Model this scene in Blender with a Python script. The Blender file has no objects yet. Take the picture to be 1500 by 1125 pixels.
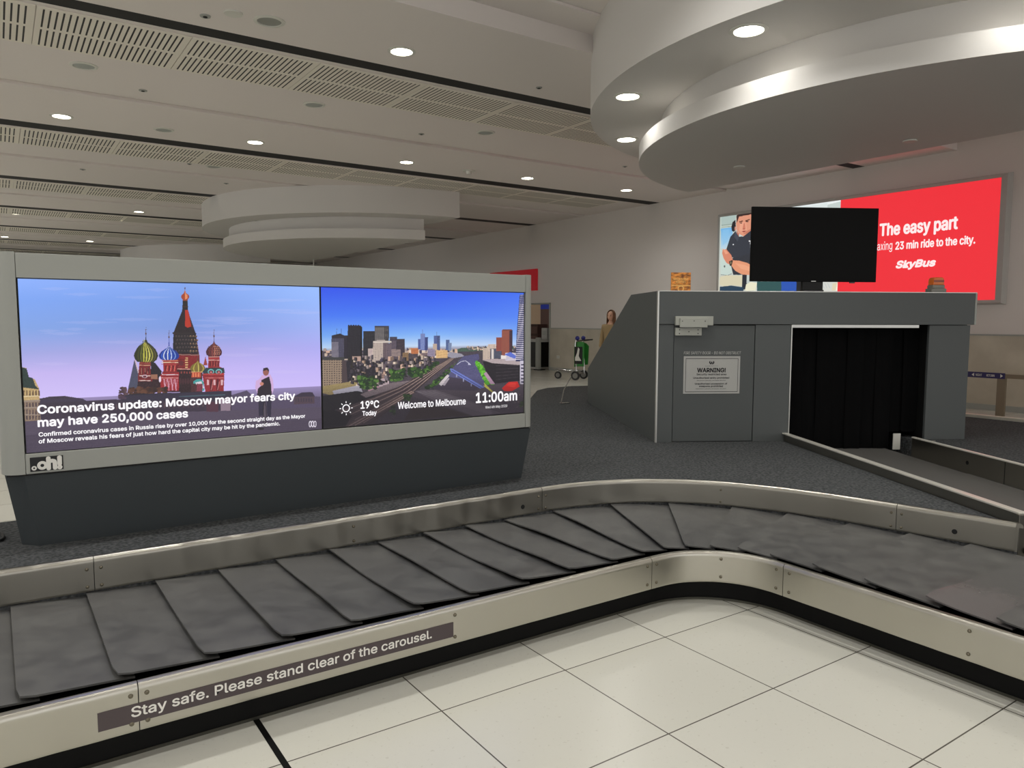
import bpy, bmesh, math, random
import numpy as np
from mathutils import Matrix, Vector
C = bpy.context.scene.collection
SC = bpy.context.scene
R = math.radians
random.seed(7)

# ------------------------------------------------------------------ camera, world, exposure
CAM_H, CAM_F, CAM_PITCH, CAM_YAW, CAM_ROLL = 1.5, 1100.0, R(4.78), R(-34.4), R(0.15)
cam = bpy.data.cameras.new('camera'); cam_o = bpy.data.objects.new('camera', cam); C.objects.link(cam_o)
cam.sensor_width = 36; cam.lens = 36 * CAM_F / 1500; cam.clip_start = 0.05; cam.clip_end = 200
CAM_M = Matrix.Rotation(CAM_YAW, 4, 'Z') @ Matrix.Rotation(math.pi/2 - CAM_PITCH, 4, 'X') @ Matrix.Rotation(CAM_ROLL, 4, 'Z')
cam_o.matrix_world = Matrix.Translation((0, 0, CAM_H)) @ CAM_M
SC.camera = cam_o
SC.view_settings.view_transform = 'Standard'; SC.view_settings.look = 'None'
SC.view_settings.exposure = 0.0; SC.view_settings.gamma = 1.0; SC.view_settings.use_curve_mapping = False
w = bpy.data.worlds.new('world'); SC.world = w; w.use_nodes = True
w.node_tree.nodes['Background'].inputs[0].default_value = (1.0, 0.985, 0.975, 1)
w.node_tree.nodes['Background'].inputs[1].default_value = 1.3
LAMP_W = 98.0          # watts of one ceiling downlight
LAMP_COL = (1.0, 0.985, 0.955)

def pick(px, py, p0, nrm):
    """point of a real plane (p0, normal) seen at a position of the 1500x1125 frame"""
    r = CAM_M.to_3x3() @ Vector(((px-750)/CAM_F, -(py-562.5)/CAM_F, -1))
    o = Vector((0, 0, CAM_H)); n = Vector(nrm)
    t = (Vector(p0) - o).dot(n) / r.dot(n)
    return o + r*t

# ------------------------------------------------------------------ helpers
def lin(c):
    return tuple(((v/255)/12.92 if v/255 <= .04045 else ((v/255+.055)/1.055)**2.4) for v in c[:3])
MATS = {}
def mat(name, rgb=(128,128,128), rough=.5, metal=0., spec=.5, emit=None, estr=1., coat=0., lrgb=None):
    m = bpy.data.materials.new(name); m.use_nodes = True
    b = m.node_tree.nodes['Principled BSDF']
    col = lrgb or lin(rgb)
    b.inputs['Base Color'].default_value = (*col, 1)
    b.inputs['Roughness'].default_value = rough; b.inputs['Metallic'].default_value = metal
    b.inputs['Specular IOR Level'].default_value = spec; b.inputs['Coat Weight'].default_value = coat
    if emit:
        b.inputs['Emission Color'].default_value = (*lin(emit), 1); b.inputs['Emission Strength'].default_value = estr
    MATS[name] = m
    return m
def N(m, t, **kw):
    n = m.node_tree.nodes.new(t)
    for k, v in kw.items(): setattr(n, k, v)
    return n
def lk(m, a, b): m.node_tree.links.new(a, b)
def bsdf(m): return m.node_tree.nodes['Principled BSDF']
def noise_mat(m, scale, lo, hi, stretch=(1,1,1), detail=4, bump=0., rough=None, coord='Object', bdist=.002):
    """noise between two colours, optional bump and roughness variation"""
    tc = N(m, 'ShaderNodeTexCoord'); mp = N(m, 'ShaderNodeMapping'); mp.inputs['Scale'].default_value = stretch
    lk(m, tc.outputs[coord], mp.inputs['Vector'])
    nz = N(m, 'ShaderNodeTexNoise'); nz.inputs['Scale'].default_value = scale; nz.inputs['Detail'].default_value = detail
    lk(m, mp.outputs[0], nz.inputs['Vector'])
    rp = N(m, 'ShaderNodeValToRGB'); rp.color_ramp.elements[0].position = .35; rp.color_ramp.elements[1].position = .65
    rp.color_ramp.elements[0].color = (*lo, 1); rp.color_ramp.elements[1].color = (*hi, 1)
    lk(m, nz.outputs['Fac'], rp.inputs[0]); lk(m, rp.outputs[0], bsdf(m).inputs['Base Color'])
    if bump:
        bp = N(m, 'ShaderNodeBump'); bp.inputs['Strength'].default_value = bump; bp.inputs['Distance'].default_value = bdist
        lk(m, nz.outputs['Fac'], bp.inputs['Height']); lk(m, bp.outputs[0], bsdf(m).inputs['Normal'])
    if rough:
        mr = N(m, 'ShaderNodeMapRange'); mr.inputs['From Min'].default_value = .3; mr.inputs['From Max'].default_value = .7
        mr.inputs['To Min'].default_value, mr.inputs['To Max'].default_value = rough
        lk(m, nz.outputs['Fac'], mr.inputs['Value']); lk(m, mr.outputs[0], bsdf(m).inputs['Roughness'])
    return m

def rpath(pts, n=8):
    """Catmull-Rom through points"""
    P = [Vector(p) for p in pts]; out = []
    for i in range(len(P)-1):
        a, b, c, d = P[max(i-1,0)], P[i], P[i+1], P[min(i+2,len(P)-1)]
        for k in range(n):
            t = k/n
            out.append(.5*((2*b)+(c-a)*t+(2*a-5*b+4*c-d)*t*t+(3*b-a-3*c+d)*t**3))
    out.append(P[-1]); return out

class MB:
    def __init__(s): s.v = []; s.f = []; s.mi = []; s.cur = 0
    def add(s, vs, fs):
        o = len(s.v); s.v += [tuple(p) for p in vs]
        s.f += [tuple(i+o for i in f) for f in fs]; s.mi += [s.cur]*len(fs); return s
    def box(s, x0, x1, y0, y1, z0, z1, M=None):
        vs = [Vector((x,y,z)) for z in (z0,z1) for y in (y0,y1) for x in (x0,x1)]
        if M is not None: vs = [M @ v for v in vs]
        return s.add(vs, [(0,2,3,1),(4,5,7,6),(0,1,5,4),(2,6,7,3),(0,4,6,2),(1,3,7,5)])
    def prism(s, poly, z0, z1, axis='z', top=None):
        """extrude a polygon; axis z: (x,y), axis x: (y,z) from x=z0..z1, axis y: (x,z)"""
        n = len(poly); top = top or poly
        def P(p, h): return {'z': (p[0],p[1],h), 'x': (h,p[0],p[1]), 'y': (p[0],h,p[1])}[axis]
        vs = [P(p, z0) for p in poly] + [P(p, z1) for p in top]
        return s.add(vs, [tuple(range(n))[::-1], tuple(range(n, 2*n))] + [(i,(i+1)%n,(i+1)%n+n,i+n) for i in range(n)])
    def cyl(s, a, b, r0, r1=None, n=16, cap=True):
        a, b = Vector(a), Vector(b); r1 = r0 if r1 is None else r1
        d = (b-a).normalized(); u = d.orthogonal().normalized(); v = d.cross(u)
        vs = [a+(u*math.cos(t)+v*math.sin(t))*r0 for t in [2*math.pi*i/n for i in range(n)]]
        vs += [b+(u*math.cos(t)+v*math.sin(t))*r1 for t in [2*math.pi*i/n for i in range(n)]]
        fs = [(i,(i+1)%n,(i+1)%n+n,i+n) for i in range(n)]
        if cap: fs += [tuple(range(n))[::-1], tuple(range(n,2*n))]
        return s.add(vs, fs)
    def tube(s, pts, r, n=10):
        pts = [Vector(p) for p in pts]; rings = []; u = None
        for i, p in enumerate(pts):
            d = (pts[min(i+1,len(pts)-1)]-pts[max(i-1,0)]).normalized()
            u = d.orthogonal().normalized() if u is None else (u-d*u.dot(d)).normalized()
            v = d.cross(u); rr = r[i] if isinstance(r,(list,tuple)) else r
            rings += [p+(u*math.cos(2*math.pi*k/n)+v*math.sin(2*math.pi*k/n))*rr for k in range(n)]
        fs = [(i*n+k, i*n+(k+1)%n, (i+1)*n+(k+1)%n, (i+1)*n+k) for i in range(len(pts)-1) for k in range(n)]
        m = len(pts)
        fs += [tuple(range(n))[::-1], tuple(range((m-1)*n, m*n))]
        return s.add(rings, fs)
    def lathe(s, prof, c=(0,0,0), n=24, axis='z'):
        vs = []; m = len(prof)
        for i in range(n):
            t = 2*math.pi*i/n
            for r, h in prof:
                p = (r*math.cos(t), r*math.sin(t), h)
                if axis == 'x': p = (h, p[0], p[1])
                if axis == 'y': p = (p[0], h, p[1])
                vs.append((c[0]+p[0], c[1]+p[1], c[2]+p[2]))
        fs = [(i*m+k, ((i+1)%n)*m+k, ((i+1)%n)*m+k+1, i*m+k+1) for i in range(n) for k in range(m-1)]
        return s.add(vs, fs)
    def ball(s, c, r, n=14, sc=(1,1,1)):
        prof = [(math.sin(math.pi*k/8), -math.cos(math.pi*k/8)) for k in range(9)]
        b = MB().lathe(prof, n=n)
        return s.add([(c[0]+p[0]*r*sc[0], c[1]+p[1]*r*sc[1], c[2]+p[2]*r*sc[2]) for p in b.v], b.f)
    def sweep(s, path, prof, closed=True):
        """profile of (offset to the left of the path, z) along a path in plan"""
        path = [Vector((p[0],p[1],0)) for p in path]; m = len(prof)
        for i, p in enumerate(path):
            a, b = path[max(i-1,0)], path[min(i+1,len(path)-1)]
            d = (b-a).normalized(); nl = Vector((-d.y, d.x, 0))
            k = 1.0
            if 0 < i < len(path)-1:
                d1 = (path[i]-a).normalized(); k = 1/max(.3, d1.dot(d))
            for off, z in prof: s.v.append((p.x+nl.x*off*k, p.y+nl.y*off*k, z))
        o = len(s.v)-m*len(path); fs = []
        for i in range(len(path)-1):
            for k in range(m if closed else m-1):
                fs.append((o+i*m+k, o+i*m+(k+1)%m, o+(i+1)*m+(k+1)%m, o+(i+1)*m+k))
        if closed: fs += [tuple(o+k for k in range(m))[::-1], tuple(o+(len(path)-1)*m+k for k in range(m))]
        s.f += fs; s.mi += [s.cur]*len(fs); return s
    def build(s, name, m, parent=None, loc=None, smooth=35, bevel=0, M=None):
        me = bpy.data.meshes.new(name)
        vs = s.v if M is None else [tuple(M @ Vector(p)) for p in s.v]
        me.from_pydata(vs, [], s.f); me.update()
        ms = m if isinstance(m, (list, tuple)) else [m]
        for q in ms: me.materials.append(MATS[q] if isinstance(q, str) else q)
        if len(ms) > 1: me.polygons.foreach_set('material_index', s.mi)
        bm = bmesh.new(); bm.from_mesh(me); bmesh.ops.recalc_face_normals(bm, faces=bm.faces); bm.to_mesh(me); bm.free()
        if smooth:
            me.polygons.foreach_set('use_smooth', [True]*len(me.polygons)); me.set_sharp_from_angle(angle=R(smooth))
        o = bpy.data.objects.new(name, me); C.objects.link(o)
        if parent: o.parent = parent
        if loc: o.location = loc
        if bevel:
            b = o.modifiers.new('bevel', 'BEVEL'); b.width = bevel; b.segments = 2; b.limit_method = 'ANGLE'
        return o

def tag(o, label=None, cat=None, group=None, kind=None):
    if label: o['label'] = label
    if cat: o['category'] = cat
    if group: o['group'] = group
    if kind: o['kind'] = kind
    return o
def thing(name, label, cat, loc=(0,0,0), rz=0, group=None):
    o = bpy.data.objects.new(name, None); C.objects.link(o); o.location = loc; o.rotation_euler = (0,0,rz)
    o.empty_display_size = .1
    return tag(o, label, cat, group)
def struct(o): o['kind'] = 'structure'; return o
def copy_tree(o, loc=None, label=None, parent=None):
    c = o.copy(); C.objects.link(c)
    if loc is not None: c.location = loc
    if label: c['label'] = label
    if parent: c.parent = parent
    for ch in o.children: copy_tree(ch, parent=c)
    return c

FONT = None
try:                                    # the plain grotesque that comes with Blender itself; its built-in font otherwise
    import os
    FONT = bpy.data.fonts.load(os.path.join(bpy.utils.system_resource('DATAFILES'), 'fonts', 'Inter.woff2'))
except Exception: FONT = None
def text_data(body, bold=0., shear=0., extrude=.0008, align='LEFT', spacing=1.0):
    cu = bpy.data.curves.new('txt', 'FONT'); cu.body = body; cu.size = 1; cu.offset = 0;
    if FONT: cu.font = FONT
    cu.shear = shear
    cu.align_x = align; cu.space_character = spacing; cu.resolution_u = 3
    o = bpy.data.objects.new('txt', cu); C.objects.link(o)
    dg = bpy.context.evaluated_depsgraph_get(); dg.update()
    me = bpy.data.meshes.new_from_object(o.evaluated_get(dg))
    v = np.empty(len(me.vertices)*3); me.vertices.foreach_get('co', v); v = v.reshape(-1,3)
    f = [tuple(p.vertices) for p in me.polygons]
    bpy.data.objects.remove(o); bpy.data.curves.remove(cu); bpy.data.meshes.remove(me)
    return v, f
CAPU = []
def cap_unit():
    if not CAPU: h = text_data('H')[0]; CAPU.append(float(h[:,1].max()-h[:,1].min()))
    return CAPU[0]
def text(name, body, org, xd, zd, width, cap, m, parent=None, bold=0., shear=0., out=.001, spacing=1.0):
    """flat lettering: org = left end of the baseline, xd/zd = world directions, width and capital height in metres"""
    v, f = text_data(body, bold, shear, spacing=spacing)
    x0, x1 = v[:,0].min(), v[:,0].max()
    sx = width/(x1-x0); sz = cap/cap_unit(); b_ = bold*.8*min(sx, sz)
    xd, zd, org = Vector(xd), Vector(zd), Vector(org); nn = xd.cross(zd)
    mb = MB(); n_ = 8 if bold else 1
    for k in range(n_):      # heavier weights: the same outline thickened all round
        dx, dz = (b_*math.cos(k*math.pi/4), b_*math.sin(k*math.pi/4)) if bold else (0, 0)
        mb.add([org + xd*((p[0]-x0)*sx+dx) + zd*(p[1]*sz+dz) + nn*(out+k*2e-6) for p in v], f)
    return mb.build(name, m, parent, smooth=0)

# ------------------------------------------------------------------ materials
mat('paint_ceiling', (228,221,217), .75)
mat('paint_bulkhead', (212,209,205), .6)
mat('paint_wall', (226,220,215), .7)
m = mat('stone_wainscot', (150,143,128), .45); noise_mat(m, 1.6, lin((186,178,160)), lin((206,198,180)), detail=6)
mat('slot_black', (10,10,11), .7)
mat('alu', (160,162,156), .42, .0, .5)
mat('alu_bright', (205,205,200), .3, .6)
mat('cabinet_dark', (66,71,74), .42)
mat('kiosk_grey', (82,86,86), .5)
mat('kiosk_door', (78,82,82), .5)
mat('black', (9,9,9), .6); mat('black_gloss', (10,10,10), .25); mat('tv_black', (9,9,9), .5, spec=.12)
mat('rubber_curtain', (5,5,6), .85, spec=.12)
mat('white_plastic', (215,214,206), .4)
mat('offwhite_metal', (172,174,165), .45)
mat('sign_white', (176,176,172), .5)
mat('ink', (25,25,28), .6)
mat('notice_brown', (74,64,66), .5)
mat('notice_white', (232,230,224), .5)
mat('screw', (120,114,100), .35, .9)
mat('lamp_glow', (255,250,235), .5, emit=(255,250,232), estr=14)
mat('lamp_off', (150,152,146), .3)
mat('speaker_grey', (165,170,166), .5)
m = mat('carpet', (48,49,50), .95, spec=.15); noise_mat(m, 60, lin((56,58,59)), lin((96,98,99)), detail=8, bump=1.0, bdist=.008)
tcl = N(m, 'ShaderNodeTexNoise'); tcl.inputs['Scale'].default_value = 1.2; tcl.inputs['Detail'].default_value = 5
mx = N(m, 'ShaderNodeMix', data_type='RGBA', blend_type='MULTIPLY'); mx.inputs[0].default_value = .6
rr = N(m, 'ShaderNodeValToRGB'); rr.color_ramp.elements[0].position=.3; rr.color_ramp.elements[1].position=.7
rr.color_ramp.elements[0].color=(.62,.62,.64,1); rr.color_ramp.elements[1].color=(1.2,1.2,1.2,1)
bc = bsdf(m).inputs['Base Color'].links[0].from_socket
lk(m, tcl.outputs['Fac'], rr.inputs[0]); lk(m, bc, mx.inputs[6]); lk(m, rr.outputs[0], mx.inputs[7]); lk(m, mx.outputs[2], bsdf(m).inputs['Base Color'])
m = mat('belt', (62,62,62), .6); noise_mat(m, 60, lin((82,81,79)), lin((100,98,95)), bump=.2, rough=(.5,.68))
m = mat('rubber_plate', (66,66,65), .42); noise_mat(m, 9, lin((80,80,80)), lin((96,96,94)), detail=8, bump=.12, bdist=.003, rough=(.34,.5))
m = mat('rubber_worn', (80,78,78), .2)
tc = N(m, 'ShaderNodeTexCoord'); sp = N(m, 'ShaderNodeSeparateXYZ'); lk(m, tc.outputs['Object'], sp.inputs[0])
nz = N(m, 'ShaderNodeTexNoise'); nz.inputs['Scale'].default_value = 9; nz.inputs['Detail'].default_value = 6; lk(m, tc.outputs['Object'], nz.inputs['Vector'])
ad_ = N(m, 'ShaderNodeMath', operation='MULTIPLY_ADD'); lk(m, nz.outputs['Fac'], ad_.inputs[0]); ad_.inputs[1].default_value = .5; lk(m, sp.outputs[0], ad_.inputs[2])
mr = N(m, 'ShaderNodeMapRange'); mr.inputs['From Min'].default_value = 3.78; mr.inputs['From Max'].default_value = 3.98; lk(m, ad_.outputs[0], mr.inputs['Value'])
for key, lo_, hi_ in (('Base Color', (*lin((108,105,105)),1), (*lin((88,88,87)),1)), ('Roughness', (.13,)*4, (.42,)*4)):
    mx = N(m, 'ShaderNodeMix', data_type='RGBA'); lk(m, mr.outputs[0], mx.inputs[0]); mx.inputs[6].default_value = lo_; mx.inputs[7].default_value = hi_
    lk(m, mx.outputs[2], bsdf(m).inputs[key])
bp = N(m, 'ShaderNodeBump'); bp.inputs['Strength'].default_value = .35; bp.inputs['Distance'].default_value = .004; lk(m, nz.outputs['Fac'], bp.inputs['Height']); lk(m, bp.outputs[0], bsdf(m).inputs['Normal'])
m = mat('plinth', (9,9,9), .6, spec=.2)
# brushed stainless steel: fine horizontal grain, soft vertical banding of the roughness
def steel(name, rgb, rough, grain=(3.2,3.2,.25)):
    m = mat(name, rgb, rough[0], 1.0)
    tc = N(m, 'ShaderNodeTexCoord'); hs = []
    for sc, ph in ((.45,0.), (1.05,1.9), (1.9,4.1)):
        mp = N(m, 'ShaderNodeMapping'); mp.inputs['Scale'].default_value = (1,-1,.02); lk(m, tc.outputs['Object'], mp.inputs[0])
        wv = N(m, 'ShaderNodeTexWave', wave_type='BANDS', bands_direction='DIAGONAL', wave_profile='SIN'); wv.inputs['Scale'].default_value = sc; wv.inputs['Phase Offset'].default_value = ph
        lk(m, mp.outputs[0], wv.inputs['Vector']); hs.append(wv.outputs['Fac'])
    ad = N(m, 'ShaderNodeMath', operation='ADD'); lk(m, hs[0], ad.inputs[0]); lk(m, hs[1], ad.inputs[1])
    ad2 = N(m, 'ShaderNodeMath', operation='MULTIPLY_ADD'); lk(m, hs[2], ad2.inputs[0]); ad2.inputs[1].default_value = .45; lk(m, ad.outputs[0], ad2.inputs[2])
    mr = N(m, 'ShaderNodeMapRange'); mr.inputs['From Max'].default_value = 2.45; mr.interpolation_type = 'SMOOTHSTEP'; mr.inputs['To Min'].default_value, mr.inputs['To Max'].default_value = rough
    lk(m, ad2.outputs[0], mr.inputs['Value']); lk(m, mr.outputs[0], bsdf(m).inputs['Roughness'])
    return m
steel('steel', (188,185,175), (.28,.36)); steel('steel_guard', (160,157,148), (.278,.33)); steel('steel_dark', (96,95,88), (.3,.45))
mat('steel_edge', (225,222,212), .3, .3); mat('chrome', (200,200,200), .2, 1.0)
# polished floor tiles 0.605 m with thin dark joints, border line by the carousel
m = mat('floor_tile', (205,201,188), .25)
tc = N(m, 'ShaderNodeTexCoord'); mp = N(m, 'ShaderNodeMapping'); lk(m, tc.outputs['Object'], mp.inputs[0])
mp.inputs['Location'].default_value = (-1.958, -.63, 0)
br = N(m, 'ShaderNodeTexBrick', offset=0, squash=1); br.inputs['Scale'].default_value = 1; br.inputs['Brick Width'].default_value = .607; br.inputs['Row Height'].default_value = .606
br.inputs['Mortar Size'].default_value = .003; br.inputs['Mortar Smooth'].default_value = .1
c1, c2 = lin((211,210,200)), lin((206,205,194))
br.inputs['Color1'].default_value = (*c1,1); br.inputs['Color2'].default_value = (*c2,1); br.inputs['Mortar'].default_value = (*lin((88,84,76)),1)
lk(m, mp.outputs[0], br.inputs['Vector'])
nz = N(m, 'ShaderNodeTexNoise'); nz.inputs['Scale'].default_value = 55; nz.inputs['Detail'].default_value = 3; lk(m, tc.outputs['Object'], nz.inputs['Vector'])
rp = N(m, 'ShaderNodeValToRGB'); rp.color_ramp.elements[0].position = .27; rp.color_ramp.elements[1].position = .36
rp.color_ramp.elements[0].color = (.86,.85,.83,1); rp.color_ramp.elements[1].color = (1,1,1,1); lk(m, nz.outputs['Fac'], rp.inputs[0])
mx = N(m, 'ShaderNodeMix', data_type='RGBA', blend_type='MULTIPLY'); mx.inputs[0].default_value = 1
lk(m, br.outputs['Color'], mx.inputs[6]); lk(m, rp.outputs[0], mx.inputs[7]); lk(m, mx.outputs[2], bsdf(m).inputs['Base Color'])
# perforated ceiling panel: two rows of slots
m = mat('perforated_panel', (196,190,178), .6)
tc = N(m, 'ShaderNodeTexCoord'); sp = N(m, 'ShaderNodeSeparateXYZ'); lk(m, tc.outputs['Object'], sp.inputs[0])
def math_(m, op, a, b=None, c=None):
    n = N(m, 'ShaderNodeMath', operation=op)
    for i, q in enumerate((a, b, c)):
        if q is None: continue
        if isinstance(q, (int, float)): n.inputs[i].default_value = q
        else: lk(m, q, n.inputs[i])
    return n.outputs[0]
PW, PD = 1.4, 1.22
xm = math_(m, 'MODULO', sp.outputs[0], .057); sx = math_(m, 'LESS_THAN', xm, .017)
inx = math_(m, 'MULTIPLY', math_(m, 'GREATER_THAN', sp.outputs[0], .055), math_(m, 'LESS_THAN', sp.outputs[0], PW-.055))
ym = math_(m, 'ABSOLUTE', math_(m, 'SUBTRACT', sp.outputs[1], PD/2))
iny = math_(m, 'MULTIPLY', math_(m, 'GREATER_THAN', ym, .035), math_(m, 'LESS_THAN', ym, PD/2-.045))
fac = math_(m, 'MULTIPLY', math_(m, 'MULTIPLY', sx, inx), iny)
mx = N(m, 'ShaderNodeMix', data_type='RGBA'); lk(m, fac, mx.inputs[0])
mx.inputs[6].default_value = (*lin((232,226,214)),1); mx.inputs[7].default_value = (*lin((18,18,18)),1)
lk(m, mx.outputs[2], bsdf(m).inputs['Base Color'])
# picture panels: colour attribute shown by a backlit display
def picture_mat(name, strength):
    m = bpy.data.materials.new(name); m.use_nodes = True; b = bsdf(m)
    a = N(m, 'ShaderNodeVertexColor', layer_name='picture')
    b.inputs['Base Color'].default_value = (.01,.01,.01,1); b.inputs['Roughness'].default_value = .5
    lk(m, a.outputs[0], b.inputs['Emission Color']); b.inputs['Emission Strength'].default_value = strength
    MATS[name] = m
picture_mat('led_picture', 1.0)
mat('led_white', (10,10,10), .6, emit=(255,252,255), estr=1.0)
mat('led_dim', (10,10,10), .6, emit=(205,195,215), estr=.8)
mat('lightbox_red', (60,8,10), .5, emit=(238,48,58), estr=1.0)
mat('lightbox_white', (30,30,30), .5, emit=(255,235,235), estr=1.0)
# ------------------------------------------------------------------ pictures painted procedurally on a fine grid of a flat panel
class Canvas:
    """a picture on a real flat display: origin (lower left), direction along its width, width, height"""
    def __init__(s, p0, xd, w, h, nx, ny, frame=(0,0,1)):
        s.p0, s.xd, s.w, s.h, s.nx, s.ny = Vector(p0), Vector(xd).normalized(), w, h, nx, ny
        s.n = s.xd.cross(Vector((0,0,1))); s.a = np.zeros((ny, nx, 3)); s.fr = frame
    def uv(s, x, y):
        ox, oy, k = s.fr
        p = pick(ox + x/k, oy + y/k, s.p0, s.n) - s.p0
        return p.dot(s.xd)/s.w*(s.nx-1), p.z/s.h*(s.ny-1)
    def grad(s, rows):
        """rows: (v from 0 bottom to 1 top, [colours left..right])"""
        vs = np.linspace(0,1,s.ny); us = np.linspace(0,1,s.nx); g = []
        for v, cols in rows:
            c = np.array(cols, float); x = np.linspace(0,1,len(c)) if len(c) > 1 else None
            g.append(np.stack([np.interp(us, x, c[:,i]) if x is not None else np.full(s.nx, c[0,i]) for i in range(3)], -1))
        hv = [r[0] for r in rows]; g = np.array(g)
        for i in range(s.ny):
            j = min(max(np.searchsorted(hv, vs[i])-1, 0), len(hv)-2); t = np.clip((vs[i]-hv[j])/(hv[j+1]-hv[j]), 0, 1)
            s.a[i] = g[j]*(1-t)+g[j+1]*t
    def poly(s, pts, col, alpha=1., noise=0., uv=False, c2=None):
        q = np.array(pts if uv else [s.uv(*p) for p in pts]); 
        x0, x1 = int(max(0, q[:,0].min()-1)), int(min(s.nx, q[:,0].max()+2)); y0, y1 = int(max(0, q[:,1].min()-1)), int(min(s.ny, q[:,1].max()+2))
        if x1 <= x0 or y1 <= y0: return
        X, Y = np.meshgrid(np.arange(x0,x1), np.arange(y0,y1)); ins = np.zeros(X.shape, bool)
        for i in range(len(q)):
            (ax, ay), (bx, by) = q[i], q[(i+1)%len(q)]
            if ay == by: continue
            c = ((ay > Y) != (by > Y)) & (X < (bx-ax)*(Y-ay)/(by-ay)+ax); ins ^= c
        c = np.array(col, float)*np.ones(X.shape+(3,))
        if c2 is not None:
            t = ((Y-y0)/max(1,(y1-y0)))[...,None]; c = np.array(c2)*(1-t)+np.array(col)*t
        if noise: c = c + RNG.normal(0, noise, X.shape)[...,None]
        sub = s.a[y0:y1,x0:x1]; sub[ins] = sub[ins]*(1-alpha)+np.clip(c[ins],0,255)*alpha
    def rect(s, x0, y0, x1, y1, col, **k): s.poly([(x0,y0),(x1,y0),(x1,y1),(x0,y1)], col, **k)
    def oval(s, x, y, rx, ry, col, **k): s.poly([(x+rx*math.cos(t), y+ry*math.sin(t)) for t in np.linspace(0,2*math.pi,20,endpoint=False)], col, **k)
    def line(s, pts, wd, col, **k):
        for (ax,ay),(bx,by) in zip(pts[:-1], pts[1:]):
            l = math.hypot(bx-ax, by-ay) or 1; nx, ny = -(by-ay)/l*wd/2, (bx-ax)/l*wd/2
            s.poly([(ax+nx,ay+ny),(bx+nx,by+ny),(bx-nx,by-ny),(ax-nx,ay-ny)], col, **k)
    def blotch(s, n, x0, y0, x1, y1, r, cols, flat=1.):
        for _ in range(n):
            c = cols[random.randrange(len(cols))]; rr = r*random.uniform(.5,1.3)
            s.oval(random.uniform(x0,x1), random.uniform(y0,y1), rr, rr*flat, c)
    def build(s, name, parent):
        nx, ny = s.nx, s.ny
        X, Y = np.meshgrid(np.linspace(0,s.w,nx), np.linspace(0,s.h,ny))
        co = np.array(s.p0)[None,None,:] + X[...,None]*np.array(s.xd) + Y[...,None]*np.array([0,0,1.])
        i = (np.arange(ny-1)[:,None]*nx + np.arange(nx-1)[None,:]).ravel()
        fc = np.stack([i, i+1, i+nx+1, i+nx], -1)
        me = bpy.data.meshes.new(name); me.vertices.add(nx*ny); me.vertices.foreach_set('co', co.astype(np.float32).ravel())
        me.loops.add(fc.size); me.loops.foreach_set('vertex_index', fc.ravel().astype(np.int32))
        me.polygons.add(len(fc)); me.polygons.foreach_set('loop_start', np.arange(0, fc.size, 4, dtype=np.int32))
        me.update(calc_edges=True); me.validate()
        c = np.clip(s.a/255,0,1); c = np.where(c <= .04045, c/12.92, ((c+.055)/1.055)**2.4)
        at = me.color_attributes.new('picture', 'FLOAT_COLOR', 'POINT')
        at.data.foreach_set('color', np.concatenate([c, np.ones((ny,nx,1))], -1).astype(np.float32).ravel())
        me.materials.append(MATS['led_picture'])
        o = bpy.data.objects.new(name, me); C.objects.link(o); o.parent = parent
        return o
RNG = np.random.default_rng(3)

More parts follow.
